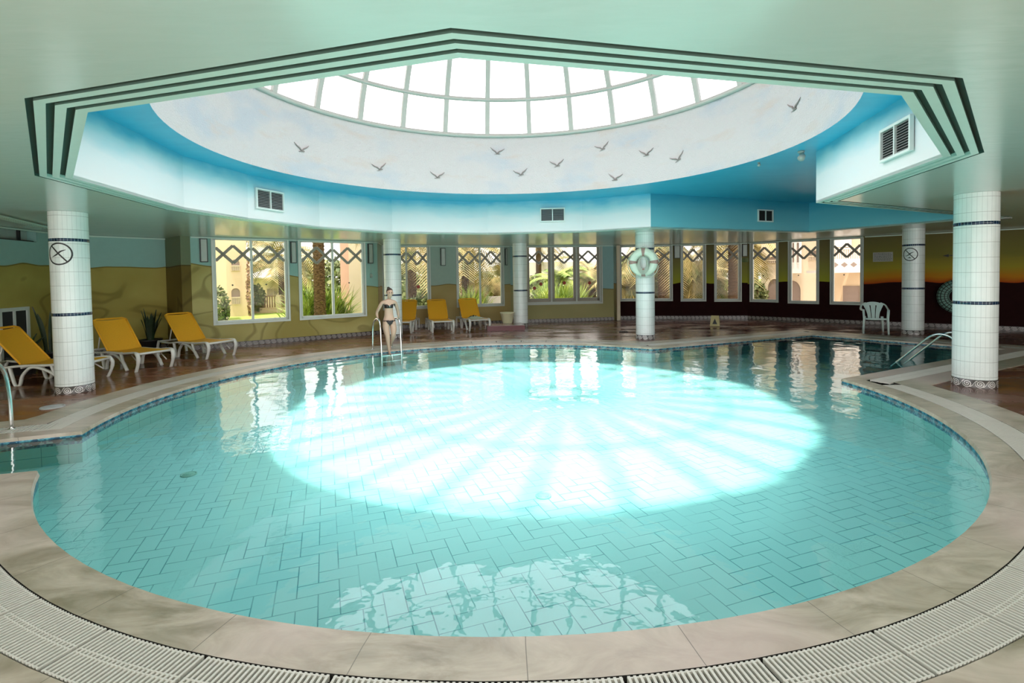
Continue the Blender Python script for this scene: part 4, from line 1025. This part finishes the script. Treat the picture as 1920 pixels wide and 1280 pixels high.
# ------------------------------------------------------------------ garden chair (monobloc)
def garden_chair(loc, rz):
    c = empty('garden_chair', loc, rz); tag(c, 'white plastic garden armchair with slotted back by the dark wall', 'chair')
    # front is -y
    mb = MB(); mb.smooth = True; n = 10
    for i in range(n):
        for j in range(n):
            def q(a_, b2):
                u = a_ / n - .5; v = b2 / n; return (u * (.50 - .06 * v), -.24 + .46 * v, .43 - .03 * v - .015 * (1 - 4 * u * u) + (-.02 if v < .05 else 0))
            mb.face([q(i, j), q(i + 1, j), q(i + 1, j + 1), q(i, j + 1)])
    for f in list(mb.f): mb.face([(mb.v[k][0], mb.v[k][1], mb.v[k][2] - .02) for k in f[::-1]])
    mb.bar((-.25, -.24, .41), (.25, -.24, .41), .015, .05); mb.build('seat', MT['chairp'], c)
    # back: fan of 3 splats between two slots, under a round top band
    def bp(u, t, th=0):   # u -1..1, t 0..1 height
        w = .13 + .12 * t ** 1.6; z = .40 + .46 * t; y = .20 + .13 * t - .05 * abs(u) ** 2 * (1 if t > .5 else .5) + th
        return (u * w, y, z - .10 * u * u * max(0, t - .3))
    mb = MB(); mb.smooth = True
    for (u0, u1) in ((-1, -.40), (-.28, .28), (.40, 1)):
        for k in range(10):
            t0, t1 = k / 10 * .86, (k + 1) / 10 * .86
            for h_ in range(2):
                a_, b2 = u0 + (u1 - u0) * h_ / 2, u0 + (u1 - u0) * (h_ + 1) / 2
                mb.face([bp(a_, t0), bp(b2, t0), bp(b2, t1), bp(a_, t1)]); mb.face([bp(a_, t1, .018), bp(b2, t1, .018), bp(b2, t0, .018), bp(a_, t0, .018)])
    for k in range(16):
        a_, b2 = -1 + k / 8, -1 + (k + 1) / 8
        mb.face([bp(a_, .80), bp(b2, .80), bp(b2, 1.0), bp(a_, 1.0)]); mb.face([bp(a_, 1.0, .02), bp(b2, 1.0, .02), bp(b2, .80, .02), bp(a_, .80, .02)])
        mb.face([bp(a_, 1.0), bp(b2, 1.0), bp(b2, 1.0, .02), bp(a_, 1.0, .02)])
    mb.build('backrest', MT['chairp'], c)
    for s_ in (-1, 1):
        mb = MB(); mb.tube(bez([(s_ * .18, .30, .83), (s_ * .27, .24, .78), (s_ * .31, .12, .69), (s_ * .31, -.05, .655), (s_ * .285, -.22, .65)], 6), [.03] * 24 + [.034], 10, flat=.55); mb.build('armrest', MT['chairp'], c)
        mb = MB(); mb.tube([(s_ * .285, -.235, .665), (s_ * .27, -.25, .43), (s_ * .285, -.28, .0)], [.036, .036, .026], 10, flat=.6); mb.build('leg', MT['chairp'], c)
        mb = MB(); mb.tube([(s_ * .20, .20, .45), (s_ * .24, .28, .0)], [.036, .024], 10, flat=.6); mb.build('leg', MT['chairp'], c)
    return c
garden_chair((10.15, 14.2, 0), math.radians(-28))

# ------------------------------------------------------------------ potted snake plants
def snake_plant(loc, n, hmax, label, seed, spread=.28):
    rnd = random.Random(seed); c = empty('snake_plant', loc); tag(c, label, 'potted plant', 'snake plants along the left wall')
    mb = MB(); mb.lathe([(0, 0), (.17, 0), (.23, .30), (.25, .30), (.25, .34), (.21, .34), (.2, .30), (0, .30)], 20); mb.build('pot', MT['pot'], c)
    for k in range(n):
        h = hmax * rnd.uniform(.55, 1); a_ = rnd.uniform(0, 2 * PI); lean = rnd.uniform(.05, spread); w_ = rnd.uniform(.035, .05)
        mb = MB(); mb.smooth = True; pts = []
        for i in range(9):
            t = i / 8; x = math.cos(a_) * (.06 + lean * t ** 1.5); y = math.sin(a_) * (.06 + lean * t ** 1.5); ww = w_ * (.7 + .5 * t) * (1 - t ** 5) + .002
            tx, ty = -math.sin(a_ + .6 * t), math.cos(a_ + .6 * t); pts.append(((x - tx * ww, y - ty * ww, .30 + h * t), (x + math.cos(a_) * .015, y + math.sin(a_) * .015, .30 + h * t), (x + tx * ww, y + ty * ww, .30 + h * t)))
        for i in range(8):
            mb.face([pts[i][0], pts[i][1], pts[i + 1][1], pts[i + 1][0]]); mb.face([pts[i][1], pts[i][2], pts[i + 1][2], pts[i + 1][1]])
        mb.build('leaf', MT['leafdark'], c)
snake_plant((-8.85, 12.35, 0), 13, .80, 'dark potted snake plant in the alcove between two yellow loungers', 3, .22)
snake_plant((-9.6, 10.45, 0), 8, 1.0, 'tall dark snake plant just left of the left front column', 5, .18)
snake_plant((-9.45, 9.72, 0), 8, .65, 'dark snake plant in front of the small white window frame', 8, .40)
# small white double window low on the left wall
pl = Pof(Z_, A_); a = Vector(pl(1.50, -.03, 0)); b2 = Vector(pl(2.33, -.03, 0))
c = empty('window_13', (a.x, a.y, .15), math.atan2((b2 - a).y, (b2 - a).x)); structure(c)
mb = MB(); 
for lo, hi in (((0, -.03, 0), (.07, .03, 1.12)), ((.73, -.03, 0), (.80, .03, 1.12)), ((0, -.03, 1.05), (.8, .03, 1.12)), ((0, -.03, 0), (.8, .03, .07)), ((.37, -.03, 0), (.42, .03, 1.1))): mb.box(lo, hi)
mb.build('frame', MT['frame_w'], c)
mb = MB(); mb.box((.07, -.005, .07), (.73, .005, 1.05)); mb.build('pane', MT['ventdark'], c)

# small painted plants on the dune mural (flat paint on the wall)
# ------------------------------------------------------------------ the woman at the ladder
def person():
    P0 = Vector((-2.95, 12.12, 0)); rz = math.radians(25)
    c = empty('person', P0, rz); tag(c, 'woman in a dark bandeau bikini stepping down the pool ladder, looking down', 'person')
    V = []; Ed = []; Rr = []
    def v(p, r, par=None):
        V.append(Vector(p)); Rr.append(r if isinstance(r, tuple) else (r, r))
        if par is not None: Ed.append((par, len(V) - 1))
        return len(V) - 1
    pel = v((0, .02, .74), (.145, .095)); w1 = v((0, .03, .86), (.118, .082), pel); w2 = v((0, .03, .96), (.112, .08), w1); ch = v((0, .02, 1.08), (.128, .088), w2)
    cu = v((.0, .03, 1.17), (.115, .07), ch); nk = v((.01, .02, 1.25), (.046, .046), cu); n2 = v((.015, -.005, 1.30), (.045, .05), nk)
    h1 = v((.022, -.045, 1.345), (.058, .066), n2); h2 = v((.022, -.035, 1.41), (.072, .086), h1); h3 = v((.022, -.01, 1.47), (.062, .074), h2)
    for s_ in (-1, 1):
        sh = v((s_ * .155, .03, 1.165), (.052, .05), cu)
        if s_ < 0: pts = [((-.21, .06, 1.05), .042), ((-.265, .12, .93), .036), ((-.262, .13, .86), .034), ((-.245, .12, .80), .024)]
        else: pts = [((.20, .08, 1.05), .042), ((.245, .15, .93), .036), ((.255, .165, .86), .034), ((.265, .165, .80), .024)]
        par = sh
        for p, r in pts: par = v(p, r, par)
        hx, hy, hz_ = V[par]; pm = v((hx + s_ * .0, hy + .03, hz_ - .035), (.030, .018), par)
        for k, (dx, ln) in enumerate(((-.026, .9), (-.009, 1.0), (.009, .95), (.026, .8))):
            b_ = (hx + dx, hy + .06, hz_ - .048); f1 = v(b_, .0095, pm); f2 = v((b_[0], b_[1] + .022 * ln, b_[2] - .018 * ln), .0085, f1); v((b_[0], b_[1] + .012 * ln, b_[2] - .045 * ln), .0075, f2)
        t1 = v((hx - s_ * .034, hy + .022, hz_ - .045), .010, pm); v((hx - s_ * .040, hy + .045, hz_ - .062), .009, t1)
    # supporting leg and the lifted, bent leg
    a0 = v((-.09, .01, .66), (.098, .10), pel); a1 = v((-.08, -.01, .52), .084, a0); a2 = v((-.055, -.03, .36), .058, a1); a25 = v((-.045, -.015, .27), .058, a2); a3 = v((-.03, .0, .14), .038, a25); a4 = v((-.015, .0, -.03), .027, a3)
    a5 = v((-.012, -.06, -.062), (.032, .022), a4); v((-.005, -.14, -.072), (.034, .014), a5)
    b0 = v((.09, .01, .66), (.098, .10), pel); b1 = v((.09, -.04, .53), .084, b0); b2 = v((.078, -.075, .39), .058, b1); b25 = v((.07, -.02, .30), .057, b2); b3 = v((.05, .06, .20), .037, b25); b4 = v((.035, .13, .09), .026, b3)
    b5 = v((.03, .10, .035), (.03, .022), b4); v((.028, .05, .012), (.034, .014), b5)
    me = bpy.data.meshes.new('body_cage'); me.from_pydata([tuple(p) for p in V], Ed, []); tmp = bpy.data.objects.new('body_cage', me); COL.objects.link(tmp)
    sk = tmp.modifiers.new('s', 'SKIN'); sk.use_smooth_shade = True; sk.branch_smoothing = .35
    if not me.skin_vertices: me.attributes
    bpy.context.view_layer.update()
    lay = me.skin_vertices[0].data if len(me.skin_vertices) else None
    if lay is None:
        with bpy.context.temp_override(object=tmp, active_object=tmp): bpy.ops.mesh.customdata_skin_add()
        lay = me.skin_vertices[0].data
    for i, d in enumerate(lay): d.radius = Rr[i]; d.use_root = (i == 0)
    ss = tmp.modifiers.new('u', 'SUBSURF'); ss.levels = 3; ss.render_levels = 3
    bpy.context.view_layer.update()
    ev = tmp.evaluated_get(bpy.context.evaluated_depsgraph_get()); bm_ = bpy.data.meshes.new_from_object(ev)
    bpy.data.objects.remove(tmp)
    bm_.name = 'body'
    for p in bm_.polygons: p.use_smooth = True
    # shape the face and bust a little
    for vt in bm_.vertices:
        x, y, z_ = vt.co
        dx, dz = x - .022, z_ - 1.375
        if y < -.06 and abs(dz) < .06: vt.co.y -= .016 * math.exp(-(dx / .010) ** 2 - (dz / .018) ** 2)          # nose
        for e_ in (-.026, .026):
            if y < -.06: vt.co.y += .009 * math.exp(-((dx - e_) / .014) ** 2 - ((z_ - 1.40) / .012) ** 2)            # eye sockets
        if y < -.05: vt.co.y -= .006 * math.exp(-(dx / .02) ** 2 - ((z_ - 1.335) / .008) ** 2)                         # lips
        for e_ in (-.062, .062):
            if y < 0: vt.co.y -= .034 * math.exp(-((x - e_) / .045) ** 2 - ((z_ - 1.075) / .042) ** 2)
    bm_.materials.clear(); bm_.materials.append(MT['skin']); bm_.update()
    body = bpy.data.objects.new('body', bm_); COL.objects.link(body); body.parent = c
    def shell(name, test, off, mt, label=None):
        mb = MB(); mb.smooth = True; nm = [vt.normal.copy() for vt in bm_.vertices]; mp = {}
        for p in bm_.polygons:
            if not all(test(bm_.vertices[i].co) for i in p.vertices): continue
            idx = []
            for i in p.vertices:
                if i not in mp: mp[i] = len(mb.v); mb.v.append(tuple(bm_.vertices[i].co + nm[i] * off))
                idx.append(mp[i])
            mb.poly(idx)
        o = mb.build(name, mt, c); sd = o.modifiers.new('thick', 'SOLIDIFY'); sd.thickness = .004; sd.offset = -1; return o
    trunk = lambda q: abs(q.x) < .155
    shell('bikini_top', lambda q: trunk(q) and 1.025 < q.z < 1.125 - .03 * math.exp(-(q.x / .02) ** 2), .007, MT['bikini'])
    shell('bikini_bottom', lambda q: abs(q.x) < .19 and .60 + min(.105, abs(q.x) * 1.0) < q.z < .745, .007, MT['bikini'])
    mb = MB(); mb.tube([(0.0, -.103, 1.05), (0, -.103, 1.10)], .008, 8); mb.build('bikini_clasp', MT['steel'], c)
    # hair: cap pulled back into a knot, ears, eyes
    mb = MB(); mb.smooth = True; nu, nv_ = 24, 12; C0 = Vector((.022, -.008, 1.415))
    for i in range(nu):
        for j in range(nv_):
            q = []
            for (ii, jj) in ((i, j), (i + 1, j), (i + 1, j + 1), (i, j + 1)):
                u = 2 * PI * ii / nu; low = 1.85 if math.sin(u) > 0 else 1.85 - .75 * (-math.sin(u)) ** .7; t = low * jj / nv_
                q.append((C0.x + .080 * math.sin(t) * math.cos(u), C0.y + .094 * math.sin(t) * math.sin(u) + .006, C0.z + .094 * math.cos(t) + .004))
            mb.face(q)
    mb.tube([(.022, .06, 1.47), (.015, .085, 1.50), (.01, .095, 1.53)], [.03, .04, .022], 12)
    mb.build('hair', MT['hair'], c)
    for s_ in (-1, 1):
        mb = MB(); mb.tube([(.022 + s_ * .073, -.022, 1.365), (.022 + s_ * .080, -.012, 1.385), (.022 + s_ * .078, -.014, 1.405)], [.008, .012, .007], 8); mb.build('ear', MT['skin'], c)
        mb = MB(); mb.lathe([(0, .0), (.008, .002), (.011, .006)], 10); o = mb.build('eye', MT['black'], c); o.location = (.022 + s_ * .026, -.108, 1.396); o.rotation_euler = (PI / 2, 0, 0)
    return c
person()

# ------------------------------------------------------------------ outside: ground, buildings, plants
GZ = -.40
def ground(name, pts, z_, mt, label, cat='lawn'):
    mb = MB(); mb.face([(*p, z_) for p in pts]); o = mb.build(name, mt); o['kind'] = 'structure'; o['label'] = label; return o
ground('lawn', [(-120, 10), (-11.2, 10), (-9.2, 14.2), (-4.6, 17.9), (3.6, 20.4), (9.1, 20), (12, 17), (16.5, 13), (120, 13), (120, 160), (-120, 160)], GZ, MT['grass'], 'sunlit lawn outside the windows')
ground('terrace', [(-4.2, 19.6), (3.8, 21), (9.2, 20.8), (9.5, 30), (-4.2, 30)], GZ + .02, MT['terr'], 'pale terrace outside the back windows')
ground('terrace', [(9.6, 20), (12.4, 17.2), (17, 13.4), (60, 13.4), (60, 60), (9.6, 60)], GZ + .02, MT['terr'], 'pale paved yard outside the right windows')

def palm(loc, h, rt, fl, nf, label, seed, mat='frond', group='palms in the garden', droop=1.0, hang=True):
    rnd = random.Random(seed); c = empty('palm_tree', loc); tag(c, label, 'palm tree', group)
    if h > .3:
        mb = MB(); n = int(h / .14); prof = []
        for i in range(n):
            z_ = h * i / n; fl_ = 1 + .35 * math.exp(-z_ / .5); prof += [(rt * fl_ * 1.06, z_), (rt * fl_ * .92, z_ + h / n * .9)]
        mb.lathe(prof, 14); mb.build('trunk', MT['bark'], c)
    mb = MB()
    for k in range(nf):
        a_ = 2 * PI * k / nf * 2.4 + rnd.uniform(-.2, .2); el = rnd.uniform(-.25, 1.25); L = fl * rnd.uniform(.8, 1.1); seg = 9; p = Vector((0, 0, h)); d = Vector((math.cos(a_) * math.cos(el), math.sin(a_) * math.cos(el), math.sin(el)))
        P = [p.copy()]
        for i in range(seg):
            p = p + d * L / seg; d.z -= .17 * droop; d.normalize(); P.append(p.copy())
        side = Vector((-math.sin(a_), math.cos(a_), 0))
        for i in range(1, seg):
            dd = (P[i + 1] - P[i]).normalized(); ll = L * .26 * math.sin(PI * (i + .7) / (seg + 1.2)) ** .6
            for q_ in range(3):
                b_ = P[i] + (P[i + 1] - P[i]) * q_ / 3
                for s_ in (-1, 1):
                    tip = b_ + side * s_ * ll + dd * ll * .6 - Vector((0, 0, ll * .35)); w_ = dd * .075
                    mb.face([b_, b_ + w_, tip])
            mb.face([P[i - 1] - side * .02, P[i - 1] + side * .02, P[i] + side * .015, P[i] - side * .015])
    mb.build('crown', MT[mat], c); return c
def bush(loc, w, h, n, mat, label, seed, blade=False, group=None, name='shrub'):
    rnd = random.Random(seed); mb = MB()
    for k in range(n):
        if blade:
            a_ = rnd.uniform(0, 2 * PI); el = rnd.uniform(.35, 1.45); L = h * rnd.uniform(.7, 1.05); p = Vector((rnd.gauss(0, w * .15), rnd.gauss(0, w * .15), 0)); d = Vector((math.cos(a_) * math.cos(el), math.sin(a_) * math.cos(el), math.sin(el)))
            s_ = Vector((-math.sin(a_), math.cos(a_), 0)) * .03; q1 = p + d * L * .6; q2 = q1 + (d - Vector((0, 0, .5))).normalized() * L * .4
            mb.face([p - s_, p + s_, q1 + s_, q1 - s_]); mb.face([q1 - s_, q1 + s_, q2])
        else:
            p = Vector((rnd.gauss(0, 1), rnd.gauss(0, 1), rnd.gauss(0, 1))).normalized() * rnd.uniform(.55, 1); p = Vector((p.x * w / 2, p.y * w / 2, h / 2 + p.z * h / 2)); s_ = .045 + .05 * rnd.random() + .02 * w
            a_ = Vector((rnd.gauss(0, 1), rnd.gauss(0, 1), rnd.gauss(0, 1))).normalized() * s_; b_ = Vector((rnd.gauss(0, 1), rnd.gauss(0, 1), rnd.gauss(0, 1))).normalized() * s_
            mb.face([p - a_, p + b_, p + a_, p - b_])
    o = mb.build(name, MT[mat]); o.location = loc; tag(o, label, 'plant', group); return o
def gp(x, Y, z_=GZ): q = sight(x, 500, Y); return (q.x, q.y, z_)
# palms, window by window
palm(gp(598, 20.3), 5.0, .22, 3.2, 16, 'thick palm trunk standing right outside the second window', 11)
palm(gp(772, 23.5), 3.7, .20, 3.2, 30, 'palm with brown hanging fronds outside the window behind the head-on lounger', 12, droop=1.6)
palm(gp(528, 34), 3.6, .22, 3.6, 34, 'palm with golden fronds behind the lawn and pavilion', 13, droop=1.3)
palm(gp(872, 27), 3.7, .20, 3.6, 34, 'nearest palm outside the window above the towel lounger', 14, droop=1.3)
palm(gp(884, 33), 5.5, .17, 3.0, 22, 'slim palm behind the nearest one outside the fourth window', 15)
palm(gp(931, 31), 2.0, .20, 2.4, 28, 'short palm before the white house', 16, droop=1.2)
palm(gp(1045, 27), 1.6, .20, 2.2, 34, 'low green palm outside the glazed doors', 17, mat='leaf', droop=1.4)
palm(gp(1110, 29), 2.2, .22, 2.4, 34, 'spiky palm seen at the right of the glazed doors', 18, mat='frond', droop=1.2)
palm(gp(1185, 25.5), 1.3, .22, 2.8, 64, 'bushy palm outside left of the life ring', 19, droop=1.5)
palm(gp(1243, 24.0), 3.7, .24, 3.0, 34, 'palm trunk just right of the life ring column', 20, droop=1.6)
palm(gp(1302, 26), 1.5, .22, 2.8, 64, 'bushy palm filling the narrow window right of the life ring', 21, droop=1.5)
palm(gp(1377, 23.5), 3.9, .27, 3.0, 30, 'reddish palm trunk in the window above the floor sign', 22, droop=1.6)
palm(gp(1352, 31), 3.2, .20, 2.6, 30, 'pale palm behind the reddish trunk', 23, droop=1.2)
palm(gp(1416, 34), 3.4, .2, 2.6, 26, 'palm at the corner of the arched house', 24)
palm(gp(490, 46), 3.0, .2, 3.2, 26, 'distant palm before the white block', 25)
palm(gp(1010, 36), 4.6, .2, 3.2, 24, 'distant palm behind the glazed doors', 26)
# shrubs
bush(gp(606, 48), 9, 4.2, 2600, 'leafd', 'line of dark trees far behind the thick palm trunk', 70)
bush(gp(780, 50), 8, 3.6, 2200, 'leafd', 'distant dark trees behind the head-on lounger window', 71)
bush(gp(1210, 44), 10, 3.8, 2600, 'leafd', 'distant trees behind the life ring window', 72)
bush(gp(577, 21.5), 1.7, 2.3, 420, 'leaf', 'bright green reedy shrub left of the thick palm trunk', 31, True)
bush(gp(617, 21.8), 1.5, 2.2, 420, 'leaf', 'bright green reedy shrub right of the thick palm trunk', 32, True)
bush(gp(409, 22), .8, 1.9, 600, 'leafd', 'dark shrub at the foot of the tower house', 33)
bush(gp(467, 29), .35, 3.4, 600, 'dry', 'flowering creeper on the edge of the tower house', 34)
bush(gp(480, 33), 1.1, 1.9, 900, 'leafd', 'dark rounded shrub by the pavilion fence', 35)
bush(gp(492, 44), 6, 3.6, 1500, 'leafd', 'dark tree behind the pavilion', 36)
bush(gp(522, 45), 3, 3.8, 1500, 'leafd', 'bushy tree at the right of the pavilion', 37)
bush(gp(880, 25.5), 2.0, 1.9, 520, 'leaf', 'green reed clump outside the towel lounger window', 38, True)
bush(gp(795, 22.5), 1.8, 1.5, 700, 'leafd', 'low dark green shrub outside the head-on lounger', 39)
bush(gp(1040, 25), 2.6, 2.1, 700, 'leaf', 'bright green reedy shrub outside the glazed doors', 40, True)
bush(gp(1068, 25.5), 1.6, 2.0, 420, 'leaf', 'second green clump outside the glazed doors', 41, True)
for k, (x, Y, w_) in enumerate(((860, 36, 2.4), (893, 37, 2.4), (912, 36, 2), (935, 36.5, 2.4), (1005, 36, 3), (780, 34, 3), (1110, 35, 3))):
    bush(gp(x, Y), w_, 2.0, 500, 'dry' if k < 4 else 'leafd', ['rosy dry hedge shrub, leftmost before the white house', 'rosy dry hedge shrub, second from left before the white house', 'rosy dry hedge shrub, third before the white house', 'rosy dry hedge shrub behind the grey bowl planter', 'dull green hedge shrub beyond the left glazed door', 'dull green hedge shrub behind the head-on lounger window', 'dull green hedge shrub beyond the right glazed door'][k], 50 + k, group='hedge before the white houses' if k < 4 else 'hedge at the terrace end')
bush(gp(1180, 24), 1.8, 1.5, 700, 'frond', 'yellowish undergrowth outside left of the life ring', 60, True)
bush(gp(1300, 24.5), 1.8, 1.6, 700, 'frond', 'yellowish undergrowth outside right of the life ring', 61, True)
bush(gp(1350, 27), 1.8, 1.7, 700, 'leaf', 'green undergrowth behind the floor sign window', 62, True)
bush(gp(1418, 27), 1.2, 1.8, 700, 'leafd', 'low shrub at the left foot of the arched house', 63)

def house(name, label, x0, x1, Y, z1, depth, mt, opens=(), cat='building', z0=GZ, roof=None):
    """front wall facing the pool hall between two bearings, with framed openings given as (x0, x1, ytop, ybottom, arch, bars)"""
    a = sight(x0, 500, Y).x; b_ = sight(x1, 500, Y).x; th_ = math.atan2((a + b_) / 2, Y); ct = math.cos(th_); c = empty(name, ((a + b_) / 2, Y, z0), -th_); tag(c, label, cat); hw = (b_ - a) / 2 * ct
    holes = []
    mb = MB(); mb.box((-hw, 0, 0), (hw, depth, z1 - z0)); mb.build('wall', MT[mt], c)
    for (u0, u1, yt, yb, arch, bars) in opens:
        q0 = sight(u0, yb, Y); q1 = sight(u1, yt, Y); X0 = (q0.x - c.location.x) * ct; X1 = (q1.x - c.location.x) * ct; Z0 = max(.02, q0.z - z0); Z1 = q1.z - z0
        mb = MB(); w_ = (X1 - X0)
        if arch: prof = [(X0, Z0), (X1, Z0)] + [(X0 + w_ / 2 + w_ / 2 * math.cos(t), Z1 - w_ / 2 + w_ / 2 * math.sin(t) * arch) for t in [PI * k / 14 for k in range(15)]]
        else: prof = [(X0, Z0), (X1, Z0), (X1, Z1), (X0, Z1)]
        n = len(prof); cx_ = sum(p[0] for p in prof) / n; cz_ = sum(p[1] for p in prof) / n
        for k in range(n):
            p, q = prof[k], prof[(k + 1) % n]; P2_ = [(cx_ + (r_[0] - cx_) * 1.10, cz_ + (r_[1] - cz_) * 1.06) for r_ in (p, q)]
            mb.face([(P2_[0][0], -.05, P2_[0][1]), (P2_[1][0], -.05, P2_[1][1]), (q[0], -.05, q[1]), (p[0], -.05, p[1])]); mb.face([(p[0], -.05, p[1]), (q[0], -.05, q[1]), (q[0], -.004, q[1]), (p[0], -.004, p[1])])
            mb.face([(P2_[0][0], 0, P2_[0][1]), (P2_[1][0], 0, P2_[1][1]), (P2_[1][0], -.05, P2_[1][1]), (P2_[0][0], -.05, P2_[0][1])])
        w = mb.build('window', MT[mt], c)
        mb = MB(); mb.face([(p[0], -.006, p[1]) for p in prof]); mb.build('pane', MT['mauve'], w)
        if bars:
            mb = MB(); m_ = 7; Zt = Z0 + (Z1 - Z0) * .42
            for k in range(m_): x = X0 + w_ * (k + .5) / m_; mb.bar((x, -.08, Z0), (x, -.08, Zt), .03, .03)
            mb.bar((X0, -.08, Zt), (X1, -.08, Zt), .05, .05); mb.build('railing', MT['cream2'], w)
    return c
house('tower_house', 'peach coloured tower house with arched windows outside the leftmost window', 400, 463, 30, 8.5, 5, 'cream', [(434.5, 450, 540, 570, 1, 1), (434, 449, 486, 507, 1, 1)])
house('annex', 'tan shaded annex at the left of the tower house', 404, 424, 27, 3.9, 2, 'cream')
pv = house('pavilion', 'low peach pavilion with grey roof beyond the lawn', 468, 560, 40, 2.0, 5, 'cream', [(474, 483, 541, 557, 0, 0), (501, 512, 541, 556, 0, 0), (513, 520, 541, 556, 0, 0)])
mb = MB(); q0, q1 = sight(466, 530, 39.5), sight(548, 530, 39.5); lw = (q1.x - q0.x) / 2
mb.face([(-lw - .5, -1, 2.35), (lw + .5, -1, 2.35), (.5, 2.5, 3.1), (-.5, 2.5, 3.1)]); mb.face([(-lw - .5, -1, 2.35), (-.5, 2.5, 3.1), (-lw - .5, 6, 2.35)]); mb.face([(lw + .5, -1, 2.35), (lw + .5, 6, 2.35), (.5, 2.5, 3.1)]); mb.face([(-lw - .5, -1, 2.25), (lw + .5, -1, 2.25), (lw + .5, -1, 2.35), (-lw - .5, -1, 2.35)])
mb.build('roof', MT['whitew'], pv)
fc = empty('garden_fence', (sight(505, 500, 33).x, 33, GZ)); tag(fc, 'brown baluster fence with cream posts across the lawn', 'fence')
mb = MB()
for k in range(46): mb.bar((-3.4 + k * .16, 0, .35), (-3.4 + k * .16, 0, 1.05), .07, .05)
mb.bar((-3.4, 0, 1.08), (4, 0, 1.08), .08, .06); mb.build('balusters', MT['baluster'], fc)
for x in (-1.9, .55, 3.0):
    mb = MB(); mb.box((x - .12, -.12, 0), (x + .12, .12, 1.15)); mb.build('post', MT['cream2'], fc)
mb = MB(); mb.box((-3.4, -.1, 0), (4, .1, .35)); mb.build('base_wall', MT['cream'], fc)
house('white_block', 'tall white block with small windows far behind the pavilion', 465, 516, 70, 13, 8, 'whitew', [(487, 496, 487, 494, 0, 0), (489, 497, 505, 510, 0, 0)])
house('pink_pillar', 'wide pink pillar outside the right half of the second window', 638, 655, 26, 6.5, 1.2, 'pinkw')
house('cream_pillar', 'broad cream pillar next to the pink one', 654, 679, 24.5, 6.5, 1.2, 'cream2')
house('low_planter', 'small pink planter wall outside the second window', 627, 637, 24, .9, .8, 'pinkw')
house('white_house', 'long low white house with a grey window beyond the terrace', 800, 960, 44, 2.2, 6, 'whitew', [(914, 925, 518, 533, 0, 0), (866, 872, 520, 531, 0, 0)])
house('white_house', 'white house with a dark hatch seen through the glazed doors', 985, 1135, 40, 2.8, 6, 'whitew', [(1003, 1010, 511, 526, 0, 0), (994, 999, 516, 530, 0, 0)])
house('arched_house', 'cream house with a pointed arch outside the right windows', 1427, 1466, 27, 7.5, 5, 'cream2', [(1440, 1464, 528, 566, 1.5, 0), (1437, 1460, 481, 493, 0, 1)])
house('arched_house', 'cream wall with an arch and white box bay in the last but one window', 1470, 1545, 25, 6.5, 5, 'cream2', [(1468, 1501, 530, 566, 1.3, 0), (1516, 1535, 470, 488, 0, 1)])
hb = house('box_bay', 'white enclosed bay jutting from the arched wall', 1480, 1503, 24.2, 6.5, .8, 'whitew', [(1485, 1489, 455, 492, 0, 0), (1494, 1498, 455, 492, 0, 0)], z0=sight(1490, 512, 24.2).z)
hc = house('balcony_house', 'orange lit house with a white balustrade balcony in the rightmost window', 1548, 1640, 24, 7.5, 5, 'cream', [(1580, 1612, 535, 566, 0, 0)])
q = sight(1590, 511, 23); ba_ = empty('balcony', (q.x, 23.0, q.z)); tag(ba_, 'white balcony with balusters and diamond openings on the orange lit house', 'balcony')
mb = MB(); mb.box((-1.3, -.05, 0), (1.3, 1.0, .12)); mb.box((-1.3, -.05, .12), (1.3, .05, .62)); mb.box((-1.3, -.07, 1.05), (1.3, .07, 1.12)); mb.build('parapet', MT['whitew'], ba_)
mb = MB()
for k in range(26): mb.bar((-1.25 + k * .1, 0, .60), (-1.25 + k * .1, 0, 1.06), .045, .05)
mb.build('balusters', MT['whitew'], ba_)
for x in (-.62, -.2, .22, .64):
    mb = MB(); mb.face([(x - .16, -.056, .36), (x, -.056, .24), (x + .16, -.056, .36), (x, -.056, .48)]); mb.build('diamond_opening', MT['mauve'], ba_)
mb = MB(); mb.box((-.75, .9, 1.2), (.75, .95, 2.6)); mb.build('door', MT['whitew'], ba_)
# planter bowl and low white wall on the terrace
house('low_wall', 'low white wall on the terrace outside the towel lounger window', 910, 970, 28.6, .62, .3, 'whitew')
c = empty('planter_bowl', gp(925, 24.0)); tag(c, 'grey bowl planter on thin legs on the terrace', 'planter')
mb = MB(); mb.lathe([(0, .50), (.16, .52), (.28, .68), (.30, .70), (.26, .70), (0, .62)], 20); mb.build('bowl', MT['ventslat'], c)
for k in range(3):
    mb = MB(); t = 2 * PI * k / 3 + .4; mb.tube([(.12 * math.cos(t), .12 * math.sin(t), .54), (.2 * math.cos(t), .2 * math.sin(t), 0)], .014, 6); mb.build('leg', MT['ventslat'], c)

# ------------------------------------------------------------------ tell the repeated grate sections apart by their place in each run
ORD = ['first', 'second', 'third', 'fourth', 'fifth', 'sixth', 'seventh', 'eighth', 'ninth', 'tenth', 'eleventh', 'twelfth', 'thirteenth', 'fourteenth', 'fifteenth', 'sixteenth']
runs = {}
for o in list(COL.objects):
    if o.get('category') == 'drain grate': runs.setdefault(o['group'], []).append(o)
for grp, os_ in runs.items():
    ax = 1 if grp in ('grates along the right edge', 'grates along the left edge') else 0
    def key(o):
        if o.data is g0.data: a_ = o.rotation_euler.z; p = Vector((CX + 5.8 * math.cos(a_), CY + 5.8 * math.sin(a_)))
        else: p = o.location
        return p[ax]
    os_.sort(key=key)
    for k, o in enumerate(os_):
        o['label'] = 'white slatted grate, %s from the %s of %s' % (ORD[k], 'near end' if ax else 'left', 'the ' + grp)
